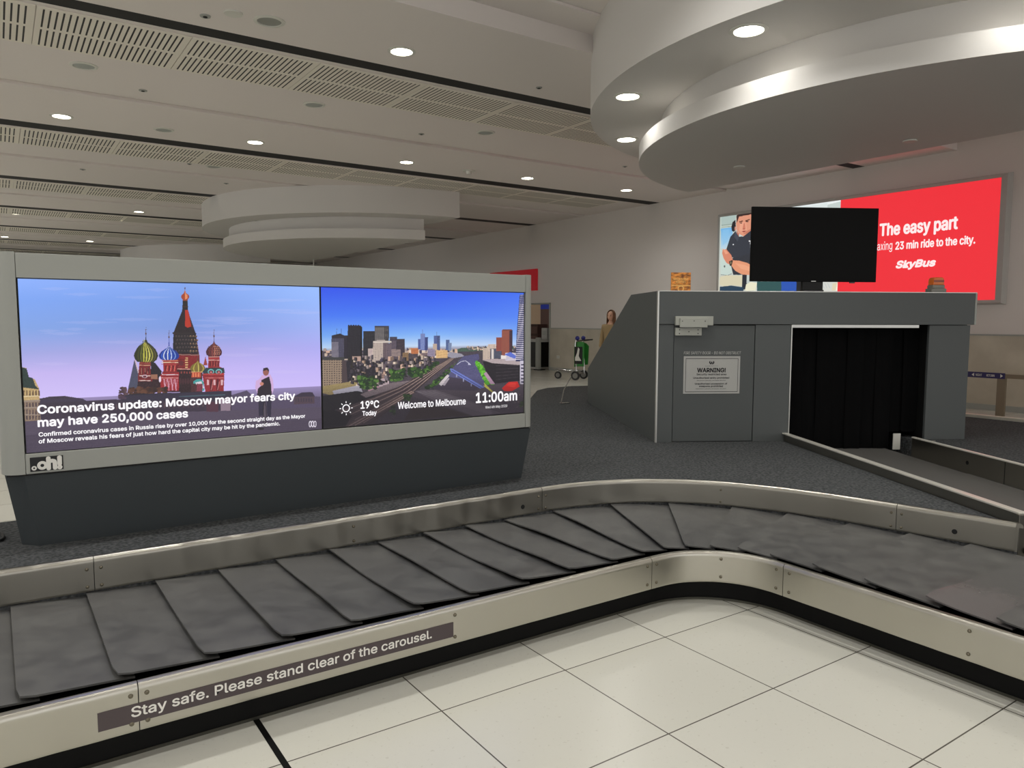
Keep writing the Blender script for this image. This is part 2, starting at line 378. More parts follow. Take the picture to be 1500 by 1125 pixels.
def paint_cathedral(cv):
    cv.grad([(0,[(70,62,72),(72,64,76)]),(.2,[(120,112,130)]),(.3,[(208,192,245),(205,190,250),(202,186,246)]),(.46,[(196,180,238),(192,178,240),(190,178,244)]),
             (.58,[(160,165,225),(168,165,226),(172,170,240)]),(.72,[(128,162,228),(124,152,220),(158,176,242)]),(.88,[(124,164,242),(120,156,228),(150,182,250)]),(1,[(140,176,252),(130,164,238),(152,188,255)])])
    A = (0,360,3.125); K = (180,410,5.92); cv.fr = A
    # soft cloud streaks
    for _ in range(26):
        x, y = random.uniform(90,1400), random.uniform(170,600); l = random.uniform(100,380)
        cv.poly([(x,y),(x+l*.5,y-6),(x+l,y),(x+l*.5,y+10)], (215,205,245), alpha=.14)
    # distant trees, low buildings, wall, square
    cv.poly([(180,700),(230,690),(300,688),(380,700),(420,725),(560,730),(560,800),(180,800)], (58,50,64), noise=6)
    cv.poly([(1040,690),(1130,662),(1160,690),(1300,700),(1345,690),(1467,690),(1467,780),(1040,780)], (92,82,104), noise=5)
    cv.poly([(1345,690),(1375,675),(1425,672),(1440,690),(1440,722),(1345,726)], (86,66,66), noise=8)
    cv.poly([(1340,692),(1380,672),(1430,670),(1442,690)], (48,40,50))
    for x in range(1352,1436,12): cv.rect(x,698,x+5,715,(50,44,54))
    cv.poly([(190,720),(480,705),(1060,690),(1060,755),(190,800)], (52,42,50), noise=7)
    for x in range(200,1050,22): cv.rect(x,735-(x-200)*.03,x+6,760-(x-200)*.03,(112,84,72), alpha=.8)
    cv.poly([(60,805),(200,797),(800,762),(1480,738),(1480,960),(60,1000)], (92,82,94), noise=5)
    cv.poly([(60,870),(1480,790),(1480,960),(60,1000)], (76,67,78), noise=6)
    for k in range(14): cv.line([(110,845+k*11),(1470,768+k*9)], 1.5, (104,94,106), alpha=.35)
    # palace corner at the left edge
    cv.poly([(90,553),(122,560),(130,600),(160,612),(180,655),(182,720),(186,800),(90,806)], (188,160,112), noise=12)
    cv.poly([(90,553),(122,562),(132,600),(150,606),(162,640),(180,658),(100,648)], (40,56,54), noise=6)
    for y in (690,712,742,775): cv.line([(100,y),(184,y-4)], 4, (222,202,162))
    for x in range(106,180,14):
        cv.rect(x,662,x+6,686,(92,70,56)); cv.rect(x,718,x+6,738,(82,62,52)); cv.rect(x,750,x+6,772,(82,62,52)); cv.rect(x,778,x+6,796,(70,54,48))
    # ---- cathedral, drawn dome by dome
    cv.fr = K
    def dome(x, y0, y1, rx, tip, base, stripe, tw=0):
        h = y1-y0
        prof = [(0,tip),(.05,y0-h*.16),(.16,y0-h*.02),(.45,y0+h*.12),(.78,y0+h*.32),(.98,y0+h*.56),(1,y0+h*.7),(.9,y0+h*.88),(.66,y1)]
        cv.poly([(x+r*rx,y) for r,y in prof]+[(x-r*rx,y) for r,y in prof[::-1]], base)
        n = len(stripe)
        for k in range(n):
            a0, a1 = -1+2*k/n, -1+2*(k+.55)/n
            cv.poly([(x+a0*r*rx*.97+tw*(1-r),y) for r,y in prof[1:]]+[(x+a1*r*rx*.97+tw*(1-r),y) for r,y in prof[1:][::-1]], stripe[k])
        cv.line([(x,tip-62),(x,tip)], 3.5, (96,70,60)); cv.oval(x,tip-4,7,9,(90,60,40)); cv.line([(x-9,tip-40),(x+9,tip-40)], 2.5, (96,70,60))
    # hidden left spire and hip roof
    cv.poly([(38,975),(100,690),(128,760),(150,975)], (72,74,96), noise=4); cv.poly([(100,690),(112,700),(140,800),(134,820)], (205,180,190))
    # central tower
    cv.poly([(432,640),(440,460),(632,460),(664,660),(680,975),(440,975)], (66,22,30), noise=10)
    cv.poly([(436,465),(516,262),(562,262),(632,465)], (36,28,34), noise=5)
    cv.poly([(540,262),(566,262),(604,400),(560,415),(540,400)], (178,50,36)); cv.poly([(566,262),(580,320),(612,420),(600,440)], (60,30,32))
    cv.poly([(520,175),(562,175),(566,262),(514,262)], (36,32,36)); cv.line([(514,232),(566,232)], 8, (70,44,40)); cv.line([(518,180),(562,180)],7,(90,60,50))
    cv.poly([(538,82),(546,112),(572,132),(576,150),(560,176),(520,176),(504,150),(508,132),(530,112)], (160,66,44)); cv.poly([(538,82),(542,112),(560,132),(562,160),(540,170)], (224,138,96))
    cv.line([(538,64),(538,90)], 4, (90,50,40)); cv.oval(538,72,5,6,(80,50,44))
    cv.line([(430,462),(638,466)], 14, (42,34,38)); cv.poly([(438,470),(630,470),(650,640),(432,640)], (34,30,36), noise=4)
    for r in range(5):
        for k in range(8):
            x = 462+k*25+(r%2)*10; y = 490+r*32
            cv.oval(x, y, 7, 9, (86,72,74) if k<5 else (150,120,96)); cv.oval(x, y+3, 4, 5, (30,24,28))
    cv.line([(470,648),(664,652)], 7, (150,112,104)); cv.poly([(470,655),(660,655),(668,770),(470,770)], (124,30,38), noise=9)
    for k in range(5): cv.rect(540,672+k*20,564,682+k*20,(210,170,120)); 
    for k in range(4): cv.line([(474,690+k*24),(536,690+k*24)], 4, (66,20,30))
    cv.line([(470,772),(670,776)], 8, (196,140,128)); cv.oval(506,722,20,24,(96,34,44)); 
    cv.poly([(480,780),(590,780),(590,975),(480,975)], (44,26,34), noise=8)
    for k in range(4): cv.rect(502+k*24,795,514+k*24,812,(140,66,62))
    for k in range(6): cv.oval(500+k*22, 880, 9, 26, (70,40,48))
    # left drum and green and yellow dome
    cv.poly([(146,700),(240,700),(244,850),(330,860),(330,975),(130,975),(130,850)], (116,32,38), noise=9)
    for y,c in ((706,(196,130,88)),(722,(150,80,66)),(740,(200,150,120)),(830,(220,200,190)),(848,(90,34,40)),(872,(214,194,190)),(890,(70,40,46))): cv.line([(140,y),(240,y+2)], 6, c)
    for x in (158,188,214): cv.rect(x,760,x+14,815,(74,22,32)); cv.rect(x+2,764,x+5,815,(190,130,110))
    cv.poly([(244,700),(280,720),(335,790),(335,860),(240,850)], (34,28,38), noise=5)
    cv.rect(244,820,300,860,(150,104,84)); cv.rect(256,862,318,960,(52,30,36)); cv.oval(190,836,24,14,(206,180,190)); cv.oval(190,838,16,9,(96,40,50))
    cv.poly([(130,880),(330,880),(330,975),(120,975)], (48,28,36), noise=10)
    dome(200,545,712,104,470,(38,44,26),[(42,44,22),(60,62,28),(96,98,40),(176,172,66),(190,184,80),(198,190,92),(150,144,70),(84,76,40)], tw=-18)
    # blue and white dome
    cv.poly([(348,690),(468,690),(462,790),(486,800),(486,975),(330,975),(322,830),(350,800)], (150,36,44), noise=9)
    for y,c in ((700,(196,120,84)),(716,(228,200,170)),(732,(160,60,60)),(800,(90,30,40)),(822,(226,206,214)),(836,(120,30,42)),(850,(216,150,150))): cv.line([(336,y),(480,y)], 6, c)
    for x in (366,398,430): cv.rect(x,742,x+16,790,(96,22,34)); cv.poly([(x+18,742),(x+24,742),(x+18,792),(x+10,792)],(214,110,96))
    for x in (352,384,416,446):
        cv.poly([(x,858),(x+8,858),(x+20,960),(x+12,960)], (214,160,180)); cv.poly([(x+24,858),(x+30,858),(x+16,960),(x+10,960)], (190,120,140))
    cv.oval(322,862,10,26,(230,214,232)); cv.rect(340,960,486,975,(60,30,44))
    dome(400,590,694,88,500,(20,50,140),[(20,48,130),(44,90,196),(206,216,244),(30,70,170),(226,232,250),(36,84,190),(180,196,236),(26,66,160),(120,150,216),(24,54,136)], tw=0)
    # small gold dome and porch
    cv.poly([(590,790),(690,790),(690,975),(590,975)], (70,38,44), noise=10)
    cv.rect(596,796,676,846,(178,70,52)); cv.line([(592,798),(690,798)],6,(214,170,120)); 
    for x in (604,626,650): cv.rect(x,806,x+12,842,(220,130,90))
    dome(650,715,796,66,694,(110,96,44),[(120,104,48),(176,160,74),(130,104,56),(190,174,90),(112,84,52),(170,150,80)])
    cv.poly([(610,880),(640,862),(680,862),(700,885),(706,960),(690,965),(668,900),(612,900)], (64,150,150)); cv.poly([(628,890),(680,878),(704,940),(650,930)], (216,206,214)); cv.poly([(640,900),(690,900),(690,965),(640,965)], (120,50,66), noise=16)
    cv.poly([(698,740),(716,664),(734,740)], (150,60,60))
    # right drum and patterned dome
    cv.poly([(740,660),(840,660),(838,752),(876,770),(880,820),(874,975),(716,975),(690,830),(700,790),(740,760)], (140,38,46), noise=9)
    for y,c in ((668,(196,140,130)),(682,(170,60,60)),(696,(214,170,160))): cv.line([(742,y),(838,y)], 6, c)
    for x in (752,776,800,820): cv.rect(x,706,x+14,750,(98,26,38)); cv.rect(x+14,706,x+18,750,(190,90,80))
    cv.poly([(690,800),(720,762),(876,762),(884,806),(700,812)], (40,60,66), noise=8)
    for x in (764,832): cv.oval(x,796,28,22,(120,190,190)); cv.oval(x,799,21,16,(60,40,60)); cv.oval(x,801,12,9,(190,110,110))
    cv.line([(700,818),(880,818)], 8, (190,70,70)); cv.line([(712,850),(876,850)], 5, (206,120,120))
    for x in (728,786,850): cv.rect(x,866,x+18,912,(214,170,176))
    for x in (756,812): cv.rect(x,862,x+20,960,(84,24,38)); cv.line([(x+10,955),(x+26,880)],6,(200,120,120))
    dome(790,555,664,70,492,(72,34,44),[(70,34,44),(96,44,50),(130,62,60),(150,80,72),(120,60,60),(88,40,48)])
    for r in range(5):
        for k in range(7): cv.oval(745+k*15+(r%2)*7, 578+r*16, 4, 4, (206,146,120) if k>2 else (110,60,62))
    # bushes and wall in front
    cv.fr = A
    cv.blotch(90, 590,650,760,685, 9, [(64,40,36),(84,52,42),(52,36,36),(98,64,50)], .7)
    cv.poly([(560,680),(1060,664),(1060,700),(560,712)], (38,36,48), noise=5); cv.line([(820,690),(1030,682)], 5, (70,110,112))
    cv.blotch(40, 545,650,580,700, 7, [(70,50,60),(90,66,74)], .8)
    cv.rect(1010,700,1055,755,(196,170,176)); cv.rect(945,715,1000,760,(90,44,50))
    # caption band darkens the lower part of the picture
    v = .305
    cv.poly([(0,0),(cv.nx,0),(cv.nx,cv.ny*v),(0,cv.ny*v)], (66,56,84), alpha=.42, uv=True)
    # person in a white jacket standing over a bicycle
    cv.poly([(1186,612),(1200,592),(1238,590),(1250,615),(1252,660),(1244,682),(1180,682),(1168,650),(1172,618)], (206,170,214))
    cv.poly([(1196,615),(1232,598),(1242,640),(1244,690),(1176,690),(1180,655),(1196,640)], (40,32,44))
    cv.oval(1217,578,14,17,(150,92,84)); cv.poly([(1203,574),(1206,560),(1224,557),(1232,568),(1230,578),(1222,568)], (44,34,42)); cv.oval(1198,632,9,8,(196,130,112))
    cv.poly([(1182,688),(1210,688),(1204,778),(1184,780)], (44,40,60)); cv.poly([(1220,688),(1244,688),(1240,785),(1224,785)], (44,40,60))
    cv.oval(1212,770,9,62,(32,28,36)); cv.oval(1212,770,5,54,(84,74,88)); cv.line([(1185,690),(1240,686)], 5, (30,26,34))
    cv.oval(1194,838,16,5,(34,28,36))
    # broadcaster's three linked loops
    for x in (1420,1431,1442):
        for t in np.linspace(0, 2*math.pi, 22): cv.oval(x+5*math.cos(t), 816+13*math.sin(t), 1.8, 1.8, (232,224,238))

def paint_city(cv):
    cv.grad([(0,[(40,36,48)]),(.28,[(92,84,96)]),(.55,[(150,150,170)]),(.575,[(178,206,240),(196,216,242),(186,206,240)]),(.66,[(112,164,240),(130,178,244),(122,166,240)]),
             (.8,[(66,118,240),(70,122,242),(84,132,242)]),(1,[(44,82,232),(44,88,236),(66,112,240)])])
    cv.fr = (440,380,3.947)
    W = lambda: random.choice([(196,176,160),(160,144,140),(120,108,116),(226,206,186),(92,84,98),(70,64,84),(180,150,130),(206,170,150)])
    cv.poly([(120,528),(300,520),(900,520),(1000,505),(1300,510),(1300,900),(120,990)], (72,64,74), noise=10)
    cv.poly([(880,528),(930,512),(1060,505),(1240,500),(1240,520),(900,535)], (70,92,80), noise=8)
    for _ in range(420):   # low city blocks
        x = random.uniform(125,900); y = random.uniform(530, 560+max(0,(700-x))*.17+10); wd = random.uniform(6,22); h = random.uniform(5,20)
        cv.rect(x,y-h,x+wd,y,W()); 
    for _ in range(130):
        x = random.uniform(960,1260); y = random.uniform(508,528); cv.rect(x,y-random.uniform(3,9),x+random.uniform(4,12),y,W())
    def tower(x0,y0,x1,y1,c,win=None,dx=8,dy=7,shade=None,sp=.5):
        cv.rect(x0,y0,x1,y1,c,noise=4)
        if shade: cv.rect(x0+(x1-x0)*sp,y0,x1,y1,shade,noise=3)
        if win:
            yy = y0+4
            while yy < y1-4:
                xx = x0+3
                while xx < x1-3: cv.rect(xx,yy,xx+dx*.55,yy+dy*.5,win); xx += dx
                yy += dy
    cv.rect(180,440,312,575,(44,40,52)); tower(180,455,250,590,(60,58,76),(96,92,116),9,9)
    cv.line([(210,400),(210,440)],2,(60,50,60)); cv.line([(237,400),(237,440)],2,(60,50,60)); cv.poly([(180,440),(230,428),(255,440)],(36,34,44)); tower(255,445,315,575,(34,30,42),(54,48,62),8,8)
    tower(180,478,220,575,(122,116,130),(90,84,104))
    tower(274,382,347,590,(30,28,36),(52,48,60),9,9); cv.poly([(347,382),(357,392),(358,560),(347,590)],(20,18,26)); 
    for x in (276,290,304,318,332): cv.rect(x,378,x+7,384,(34,30,40))
    tower(363,414,432,555,(34,34,42),(50,50,60),7,7); tower(430,388,512,500,(92,88,90),(120,114,112),7,6,(40,38,46),.68); cv.rect(430,384,512,392,(56,52,60))
    tower(516,448,560,540,(56,50,66),(86,78,96)); tower(555,460,604,560,(50,44,56),(80,66,74)); tower(392,515,430,560,(196,176,170),(150,130,140)); tower(525,470,552,560,(96,84,96),(60,52,70))
    tower(420,480,500,640,(196,180,168),(120,104,108),9,9,(92,78,86),.72); tower(500,485,527,640,(110,96,104),(70,60,72),8,9); cv.rect(420,472,527,482,(206,194,184)); cv.rect(440,466,490,474,(170,156,150))
    tower(528,520,580,560,(150,130,126),(90,80,92)); tower(590,538,625,592,(140,112,82),(96,72,62)); tower(625,545,680,620,(66,58,66),(100,88,92)); tower(640,512,682,545,(196,120,76),(140,80,60))
    # distant high towers
    tower(680,460,696,520,(74,90,150)); tower(694,430,720,525,(104,118,176),(150,164,206),7,8); cv.line([(706,405),(706,432)],2,(90,90,140)); tower(720,450,738,525,(58,68,120)); 
    tower(772,450,792,490,(78,92,140)); tower(772,440,808,525,(72,86,140),(104,120,170),7,8,(50,60,104),.5); cv.line([(788,418),(788,440)],2,(90,96,140)); tower(766,488,790,525,(186,164,150)); 
    tower(842,465,862,525,(86,104,150),(60,76,120)); tower(856,482,874,528,(120,134,166)); tower(735,518,778,580,(150,138,160),(110,96,120)); tower(785,525,850,570,(226,186,130),(170,130,96)); tower(700,540,735,585,(130,110,112),(90,76,84))
    cv.poly([(860,535),(930,545),(950,560),(880,572),(850,560)],(150,146,160),noise=8)
    # left foreground building and roofs
    tower(120,575,250,740,(150,130,112),(78,64,62),14,13); cv.poly([(240,570),(272,600),(272,705),(240,730)],(72,60,64)); cv.rect(120,565,255,582,(60,60,62))
    cv.poly([(265,590),(330,560),(440,600),(470,690),(330,720),(272,705)],(38,34,44),noise=6)
    for _ in range(60): x=random.uniform(275,440); y=random.uniform(590,690); cv.rect(x,y,x+8,y+3,(60,54,66))
    cv.poly([(120,735),(300,705),(350,720),(345,775),(190,790),(120,770)],(150,132,90),noise=8); cv.poly([(185,760),(345,725),(360,768),(200,795)],(170,166,178),noise=6)
    cv.poly([(385,740),(430,728),(475,740),(470,765),(400,775)],(196,150,164),noise=5)
    tower(300,560,350,600,(180,150,138)); tower(470,640,560,700,(150,122,112),(100,80,80),10,12); tower(456,690,512,735,(196,176,180),(130,110,120),10,10)
    for x0,y0,x1,y1 in ((530,560,590,640),(575,600,640,650),(490,600,540,640),(660,580,700,620)): tower(x0,y0,x1,y1,(92,80,88),(60,50,62),8,8)
    # rail yard sweeping from lower left to the centre
    cv.poly([(120,970),(250,972),(420,950),(600,800),(720,720),(800,650),(900,570),(860,572),(700,660),(560,735),(380,800),(190,880),(120,900)],(76,62,66),noise=7)
    for k in range(9):
        t = k/8; cv.line([(190+t*200,880+t*75),(560+t*90,742+t*35),(720+t*40,655+t*22),(868+t*24,572)], 3, (170,146,136) if k%2 else (48,38,44))
    for k in range(5): t=k/4; cv.line([(255+t*80,970-t*14),(640+t*20,760+t*10)],4,(206,176,160) if k in(1,3) else (110,84,80))
    cv.poly([(120,790),(330,760),(440,790),(200,870),(120,880)],(28,26,34),noise=4)
    cv.poly([(120,880),(190,870),(300,900),(260,965),(120,975)],(18,17,28),noise=3)
    cv.poly([(345,780),(520,715),(640,700),(560,740),(380,800)],(120,106,110),noise=10)
    for _ in range(260):
        x = random.uniform(275,760); y = random.uniform(575, 735-max(0,x-440)*.33); wd = random.uniform(8,26); h = random.uniform(8,26); c = W() if random.random() < .45 else random.choice([(40,36,46),(56,50,60),(70,62,70),(48,44,40)])
        cv.rect(x,y-h,x+wd,y,c); cv.rect(x+wd*.6,y-h,x+wd,y,tuple(q*.6 for q in c))
    # trees
    G = [(28,44,30),(40,66,34),(62,96,42),(34,54,38),(84,120,56)]
    cv.blotch(90, 340,675,440,745, 12, G, .7); cv.blotch(70, 520,635,600,700, 11, G, .7); cv.blotch(60, 620,630,720,680, 10, G[:4], .7)
    for t in np.linspace(0,1,45): cv.blotch(2, 690+t*90,650-t*60,715+t*90,665-t*60, 8, G, .7)
    for t in np.linspace(0,1,70): cv.blotch(2, 725+t*200,735-t*165,760+t*200,760-t*165, 11-7*t, G, .7)
    # river
    cv.poly([(940,560),(1030,545),(1035,575),(1010,600),(1040,660),(1100,760),(1060,790),(880,770),(790,740),(865,655),(900,605)],(82,80,118),noise=6)
    for _ in range(40): x=random.uniform(900,1030); y=random.uniform(580,700); cv.line([(x,y),(x+random.uniform(8,26),y+1)],1.6,(104,102,140),alpha=.6)
    cv.poly([(865,680),(1000,700),(1060,760),(1050,800),(880,790),(760,745)],(66,58,74),noise=4)
    cv.poly([(600,930),(660,830),(760,840),(1000,900),(980,905),(800,915)],(64,52,52),noise=4)
    cv.line([(905,608),(930,590),(955,586),(975,600),(985,610)],3,(206,206,226)); cv.oval(975,605,6,5,(196,196,220))
    cv.poly([(865,630),(880,632),(1075,745),(1065,762),(870,648)],(108,122,196)); cv.line([(875,640),(1068,755)],4,(60,64,110)); 
    for x,y in ((900,665),(940,690),(985,718)): cv.rect(x,y,x+6,y+16,(150,150,180))
    cv.poly([(800,720),(850,665),(862,672),(815,732)],(206,196,200)); cv.poly([(820,725),(855,685),(862,690),(835,730)],(170,160,170))
    # bright embankment trees, right bank
    for t in np.linspace(0,1,80): cv.blotch(2, 1010+t*70,590+t*120,1030+t*82,600+t*120, 6+7*t, [(80,160,40),(104,186,52),(62,130,38),(120,200,70)], .8)
    cv.poly([(1055,590),(1270,590),(1275,700),(1110,720),(1085,680)],(34,30,38),noise=5); 
    cv.poly([(1050,580),(1180,570),(1290,590),(1290,612),(1110,600)],(176,160,162),noise=8); cv.poly([(1075,650),(1125,720),(1100,722),(1060,660)],(176,140,164))
    for k in range(5): cv.line([(1130,615+k*20),(1260,612+k*17)],3,(66,58,66))
    tower(1055,515,1100,580,(206,186,170),(140,120,120),9,8); tower(1085,490,1130,530,(210,190,176),(150,130,130)); tower(1098,515,1160,575,(60,62,76),(110,116,140),9,9); tower(1105,518,1118,575,(216,206,200))
    tower(1133,450,1168,530,(146,76,66),(110,56,54),7,8); tower(1164,408,1226,560,(150,84,70),(110,60,56),8,7,(44,38,58),.7); cv.rect(1170,404,1222,412,(120,70,62))
    tower(1185,540,1245,585,(216,206,216),(150,140,170)); cv.poly([(1180,550),(1215,535),(1250,560),(1240,575)],(90,110,200)); tower(1160,555,1190,575,(230,220,216))
    # banded tower at the right edge
    cv.poly([(1268,204),(1310,200),(1310,590),(1245,590),(1250,440)],(36,40,86))
    for k in range(34):
        y = 208+k*11.2; x0 = 1270-k*.8; cv.line([(x0,y),(1310,y-3)],4.5,(206,200,216) if k>4 else (150,150,186))
    cv.rect(1270,585,1310,740,(196,190,206)); 
    for k in range(6): cv.rect(1276,605+k*20,1296,613+k*20,(60,54,80))
    # roads and square at lower right
    cv.poly([(640,790),(700,750),(1000,760),(1110,725),(1310,720),(1310,905),(1000,905),(880,870)],(84,74,84),noise=6)
    cv.poly([(660,760),(780,755),(1080,850),(1120,895),(1000,905),(800,830)],(110,100,108),noise=5)
    for k in range(4): cv.line([(680+k*30,765),(1080+k*25,890)],2,(150,140,146))
    cv.poly([(1070,740),(1060,712),(1110,760),(1120,770)],(206,196,80)); cv.line([(1060,730),(1110,768)],3,(226,214,90))
    cv.poly([(1165,745),(1205,708),(1255,706),(1268,735),(1225,760),(1180,762)],(232,40,36)); cv.poly([(1190,728),(1215,712),(1250,716),(1240,742)],(250,60,50))
    cv.blotch(26, 600,780,640,815, 9, G[:3], .7); cv.blotch(16,1270,820,1295,850,9,G[:3],.8); cv.blotch(12,520,850,545,900,9,G[:3],.8)
    for _ in range(60): x=random.uniform(1110,1290); y=random.uniform(775,860); cv.rect(x,y,x+5,y+3,W())
    # lower caption shade
    for k in range(12): cv.poly([(0,0),(cv.nx,0),(cv.nx,cv.ny*(.30-.02*k)),(0,cv.ny*(.30-.02*k))], (20,16,26), alpha=.07, uv=True)

def paint_traveller(cv):
    cv.grad([(0,[(70,90,96),(90,110,120),(60,60,60),(226,222,210)]),(.1,[(205,200,184),(190,196,190),(205,205,196),(214,214,206)]),(.6,[(196,206,200),(196,214,214),(206,214,210),(214,220,216)]),(1,[(186,200,190),(200,210,204),(226,236,236),(236,242,242)])])
    cv.fr = (1040,280,7.03)
    cv.poly([(115,255),(270,240),(262,300),(240,340),(120,350)],(172,190,184)); cv.line([(120,352),(235,340)],7,(120,140,132)); cv.line([(118,372),(240,360)],7,(150,166,150))
    cv.poly([(112,385),(222,374),(236,430),(170,580),(150,600),(112,590)],(110,176,226),c2=(190,214,228)); cv.poly([(130,400),(200,392),(180,520),(130,560)],(136,192,232),alpha=.6)
    cv.poly([(108,600),(200,640),(225,720),(222,850),(170,870),(108,860)],(196,212,204)); cv.line([(112,860),(180,868),(225,850)],4,(60,70,80)); cv.oval(150,775,8,12,(90,96,96))
    cv.poly([(100,885),(160,868),(335,868),(328,980),(210,968),(165,990),(100,965)],(214,206,176)); cv.poly([(332,862),(378,862),(378,1000),(350,1015),(330,1000)],(34,38,48))
    cv.poly([(100,985),(220,972),(345,990),(345,1030),(100,1030)],(34,62,84)); 
    # dark head-rest, head
    cv.poly([(262,295),(232,320),(220,370),(226,410),(250,420),(268,380)],(40,34,38)); cv.oval(262,385,9,22,(206,140,118))
    cv.poly([(282,235),(440,218),(440,400),(400,430),(345,465),(300,440),(276,400),(268,340),(274,270)],(222,150,122)); cv.poly([(272,250),(300,232),(440,218),(440,236),(300,262),(276,330)],(58,40,38))
    cv.poly([(310,330),(350,320),(372,330),(378,400),(330,430),(300,400)],(232,164,136)); cv.poly([(300,312),(336,302),(340,312),(306,322)],(92,56,46)); cv.poly([(362,302),(408,286),(412,296),(368,314)],(92,56,46))
    cv.oval(320,328,13,5,(70,44,42)); cv.oval(384,314,14,5,(70,44,42)); cv.poly([(346,330),(360,328),(366,384),(336,390)],(206,124,100)); cv.oval(350,390,16,6,(170,90,74)); cv.poly([(322,416),(350,406),(376,410),(350,424)],(150,66,62)); cv.poly([(340,440),(400,400),(436,380),(440,420),(390,440)],(196,120,96))
    cv.poly([(270,400),(300,440),(300,480),(284,470)],(190,116,96))
    # dark polo shirt
    cv.poly([(262,412),(300,470),(345,466),(440,392),(440,780),(400,740),(300,720),(230,680),(215,740),(240,860),(440,862),(440,700),(232,700),(168,600),(210,470)],(50,54,64),noise=3)
    cv.poly([(230,690),(440,640),(440,862),(240,862),(215,760)],(48,50,58),noise=3); cv.poly([(262,405),(298,478),(284,520),(250,470)],(66,72,84)); cv.oval(240,550,6,7,(220,222,226)); cv.line([(262,500),(268,516)],4,(30,32,36))
    # forearm, hand, watch
    cv.poly([(225,712),(300,716),(380,738),(440,770),(440,866),(330,858),(260,820),(222,770)],(226,152,116)); cv.poly([(260,740),(360,760),(430,790),(430,830),(320,800)],(238,170,134),alpha=.7)
    cv.poly([(130,606),(170,598),(220,660),(236,710),(210,760),(170,740),(140,690),(125,640)],(214,134,106)); cv.poly([(128,590),(160,606),(190,640),(160,650)],(232,160,130))
    cv.poly([(196,724),(228,708),(236,720),(222,772),(204,768)],(46,38,32)); cv.oval(214,738,10,14,(120,106,84))
    cv.poly([(400,508),(440,508),(440,520),(426,520),(426,584),(414,584),(414,520),(400,520)],(246,246,246))
    # hidden middle: seats, then the strip under the set
    cv.poly([(360,1025),(372,960),(420,935),(484,945),(470,1025)],(232,228,200)); cv.rect(484,930,735,1030,(46,84,84)); cv.rect(735,930,900,1030,(40,84,176)); cv.rect(890,930,1140,1030,(28,28,30))
    for x in (1150,1180,1210): cv.line([(x,945),(x+26,1000)],7,(190,196,196))
    cv.poly([(1255,1025),(1262,950),(1330,940),(1320,1025)],(222,210,180)); cv.poly([(1296,1025),(1310,945),(1322,945),(1312,1025)],(250,244,224))
    cv.poly([(1210,140),(1370,100),(1370,190),(1210,190)],(196,208,204)); cv.poly([(880,180),(1210,120),(1210,170),(880,190)],(220,230,228))
# ================================================================== the hall shell
CZ, CZ2, WX = 4.5, 4.73, 14.0
X0, X1, Y0, Y1 = -25.0, 18.0, -12.0, 60.0
struct(MB().box(.730, .752, -3, 2.785, 0, .0012).build('trim_3', 'plinth', smooth=0))
floor = struct(MB().box(X0, X1, Y0, Y1, -.1, 0).build('floor', 'floor_tile', smooth=0))
SLOTS = [8.38, 13.83, 19.13, 24.08, 29.1, 33.95, 38.4, 43.2, 48.2]
mb = MB(); y = 6.69
SW = [.25]+[.40]*8
COVES = (11.5, 16.6, 21.7, 26.7, 31.7, 36.4)
for s, wd in sorted([(a, b) for a, b in zip(SLOTS, SW)] + [(c, .24) for c in COVES]):
    mb.box(X0, WX+.1, y, s, CZ, CZ+.08); y = s+wd
    if wd == .24: mb.box(X0, WX+.1, s, y, CZ+.045, CZ+.08)
mb.box(X0, WX+.1, y, Y1, CZ, CZ+.08)
mb.box(X0, WX+.1, 6.69, 6.77, CZ+.08, CZ2+.05); mb.box(X0, WX+.1, Y0, 6.70, CZ2, CZ2+.08)
mb.box(X0, WX+.1, 6.25, 6.69, CZ2-.03, CZ2-.002)
struct(mb.build('ceiling', 'paint_ceiling', smooth=0))
mb = MB()
for s, wd in zip(SLOTS, SW): mb.box(X0, WX, s, s+wd, CZ+.001, CZ+.079)
struct(mb.build('trim_1', 'slot_black', smooth=0))
# right-hand wall with the doorway behind the advertising display
DY0, DY1, DZ = 18.36, 21.2, 2.07
mb = MB(); mb.box(WX, WX+.25, Y0, DY0, 1.29, CZ2+.1).box(WX, WX+.25, DY0, DY1, DZ, CZ2).box(WX, WX+.25, DY1, Y1, 1.29, CZ2)
struct(mb.build('wall_right', 'paint_wall', smooth=0))
mb = MB(); mb.box(WX-.02, WX+.25, Y0, DY0, 0, 1.29).box(WX-.02, WX+.25, DY1, Y1, 0, 1.29)
struct(mb.build('wall_right_lower', 'stone_wainscot', smooth=0))
mb = MB(); mb.box(WX-.035, WX-.021, Y0, DY0, 1.275, 1.30).box(WX-.035, WX-.021, DY1, Y1, 1.275, 1.30)
struct(mb.build('trim_2', 'alu', smooth=0))
mb = MB(); mb.box(WX-.04, WX-.021, Y0, DY0, 0, .1).box(WX-.04, WX-.021, DY1, Y1, 0, .1)
struct(mb.build('baseboard_right', 'alu', smooth=0))
mb = MB(); mb.box(WX-.03, WX+.26, DY0-.001, DY0+.05, 0, DZ).box(WX-.03, WX+.26, DY1-.05, DY1, 0, DZ).box(WX-.03, WX+.26, DY0, DY1, DZ-.04, DZ)
struct(mb.build('door_1', 'alu', smooth=0))
struct(MB().box(X0, WX, Y1, Y1+.2, 0, CZ2).build('wall_back', 'paint_wall', smooth=0))
mat('room_beige', (190,166,140), .7)
struct(MB().box(WX+3.6, WX+3.8, DY0-3, DY1+5, 0, 3).build('wall_back_room', 'room_beige', smooth=0))
struct(MB().box(WX+.25, WX+3.8, DY0-3, DY1+5, 3, 3.1).build('ceiling_back_room', 'paint_ceiling', smooth=0))
struct(MB().box(WX+.25, WX+3.6, DY0-3.1, DY0-3, 0, 3).build('wall_side_room', 'room_beige', smooth=0))

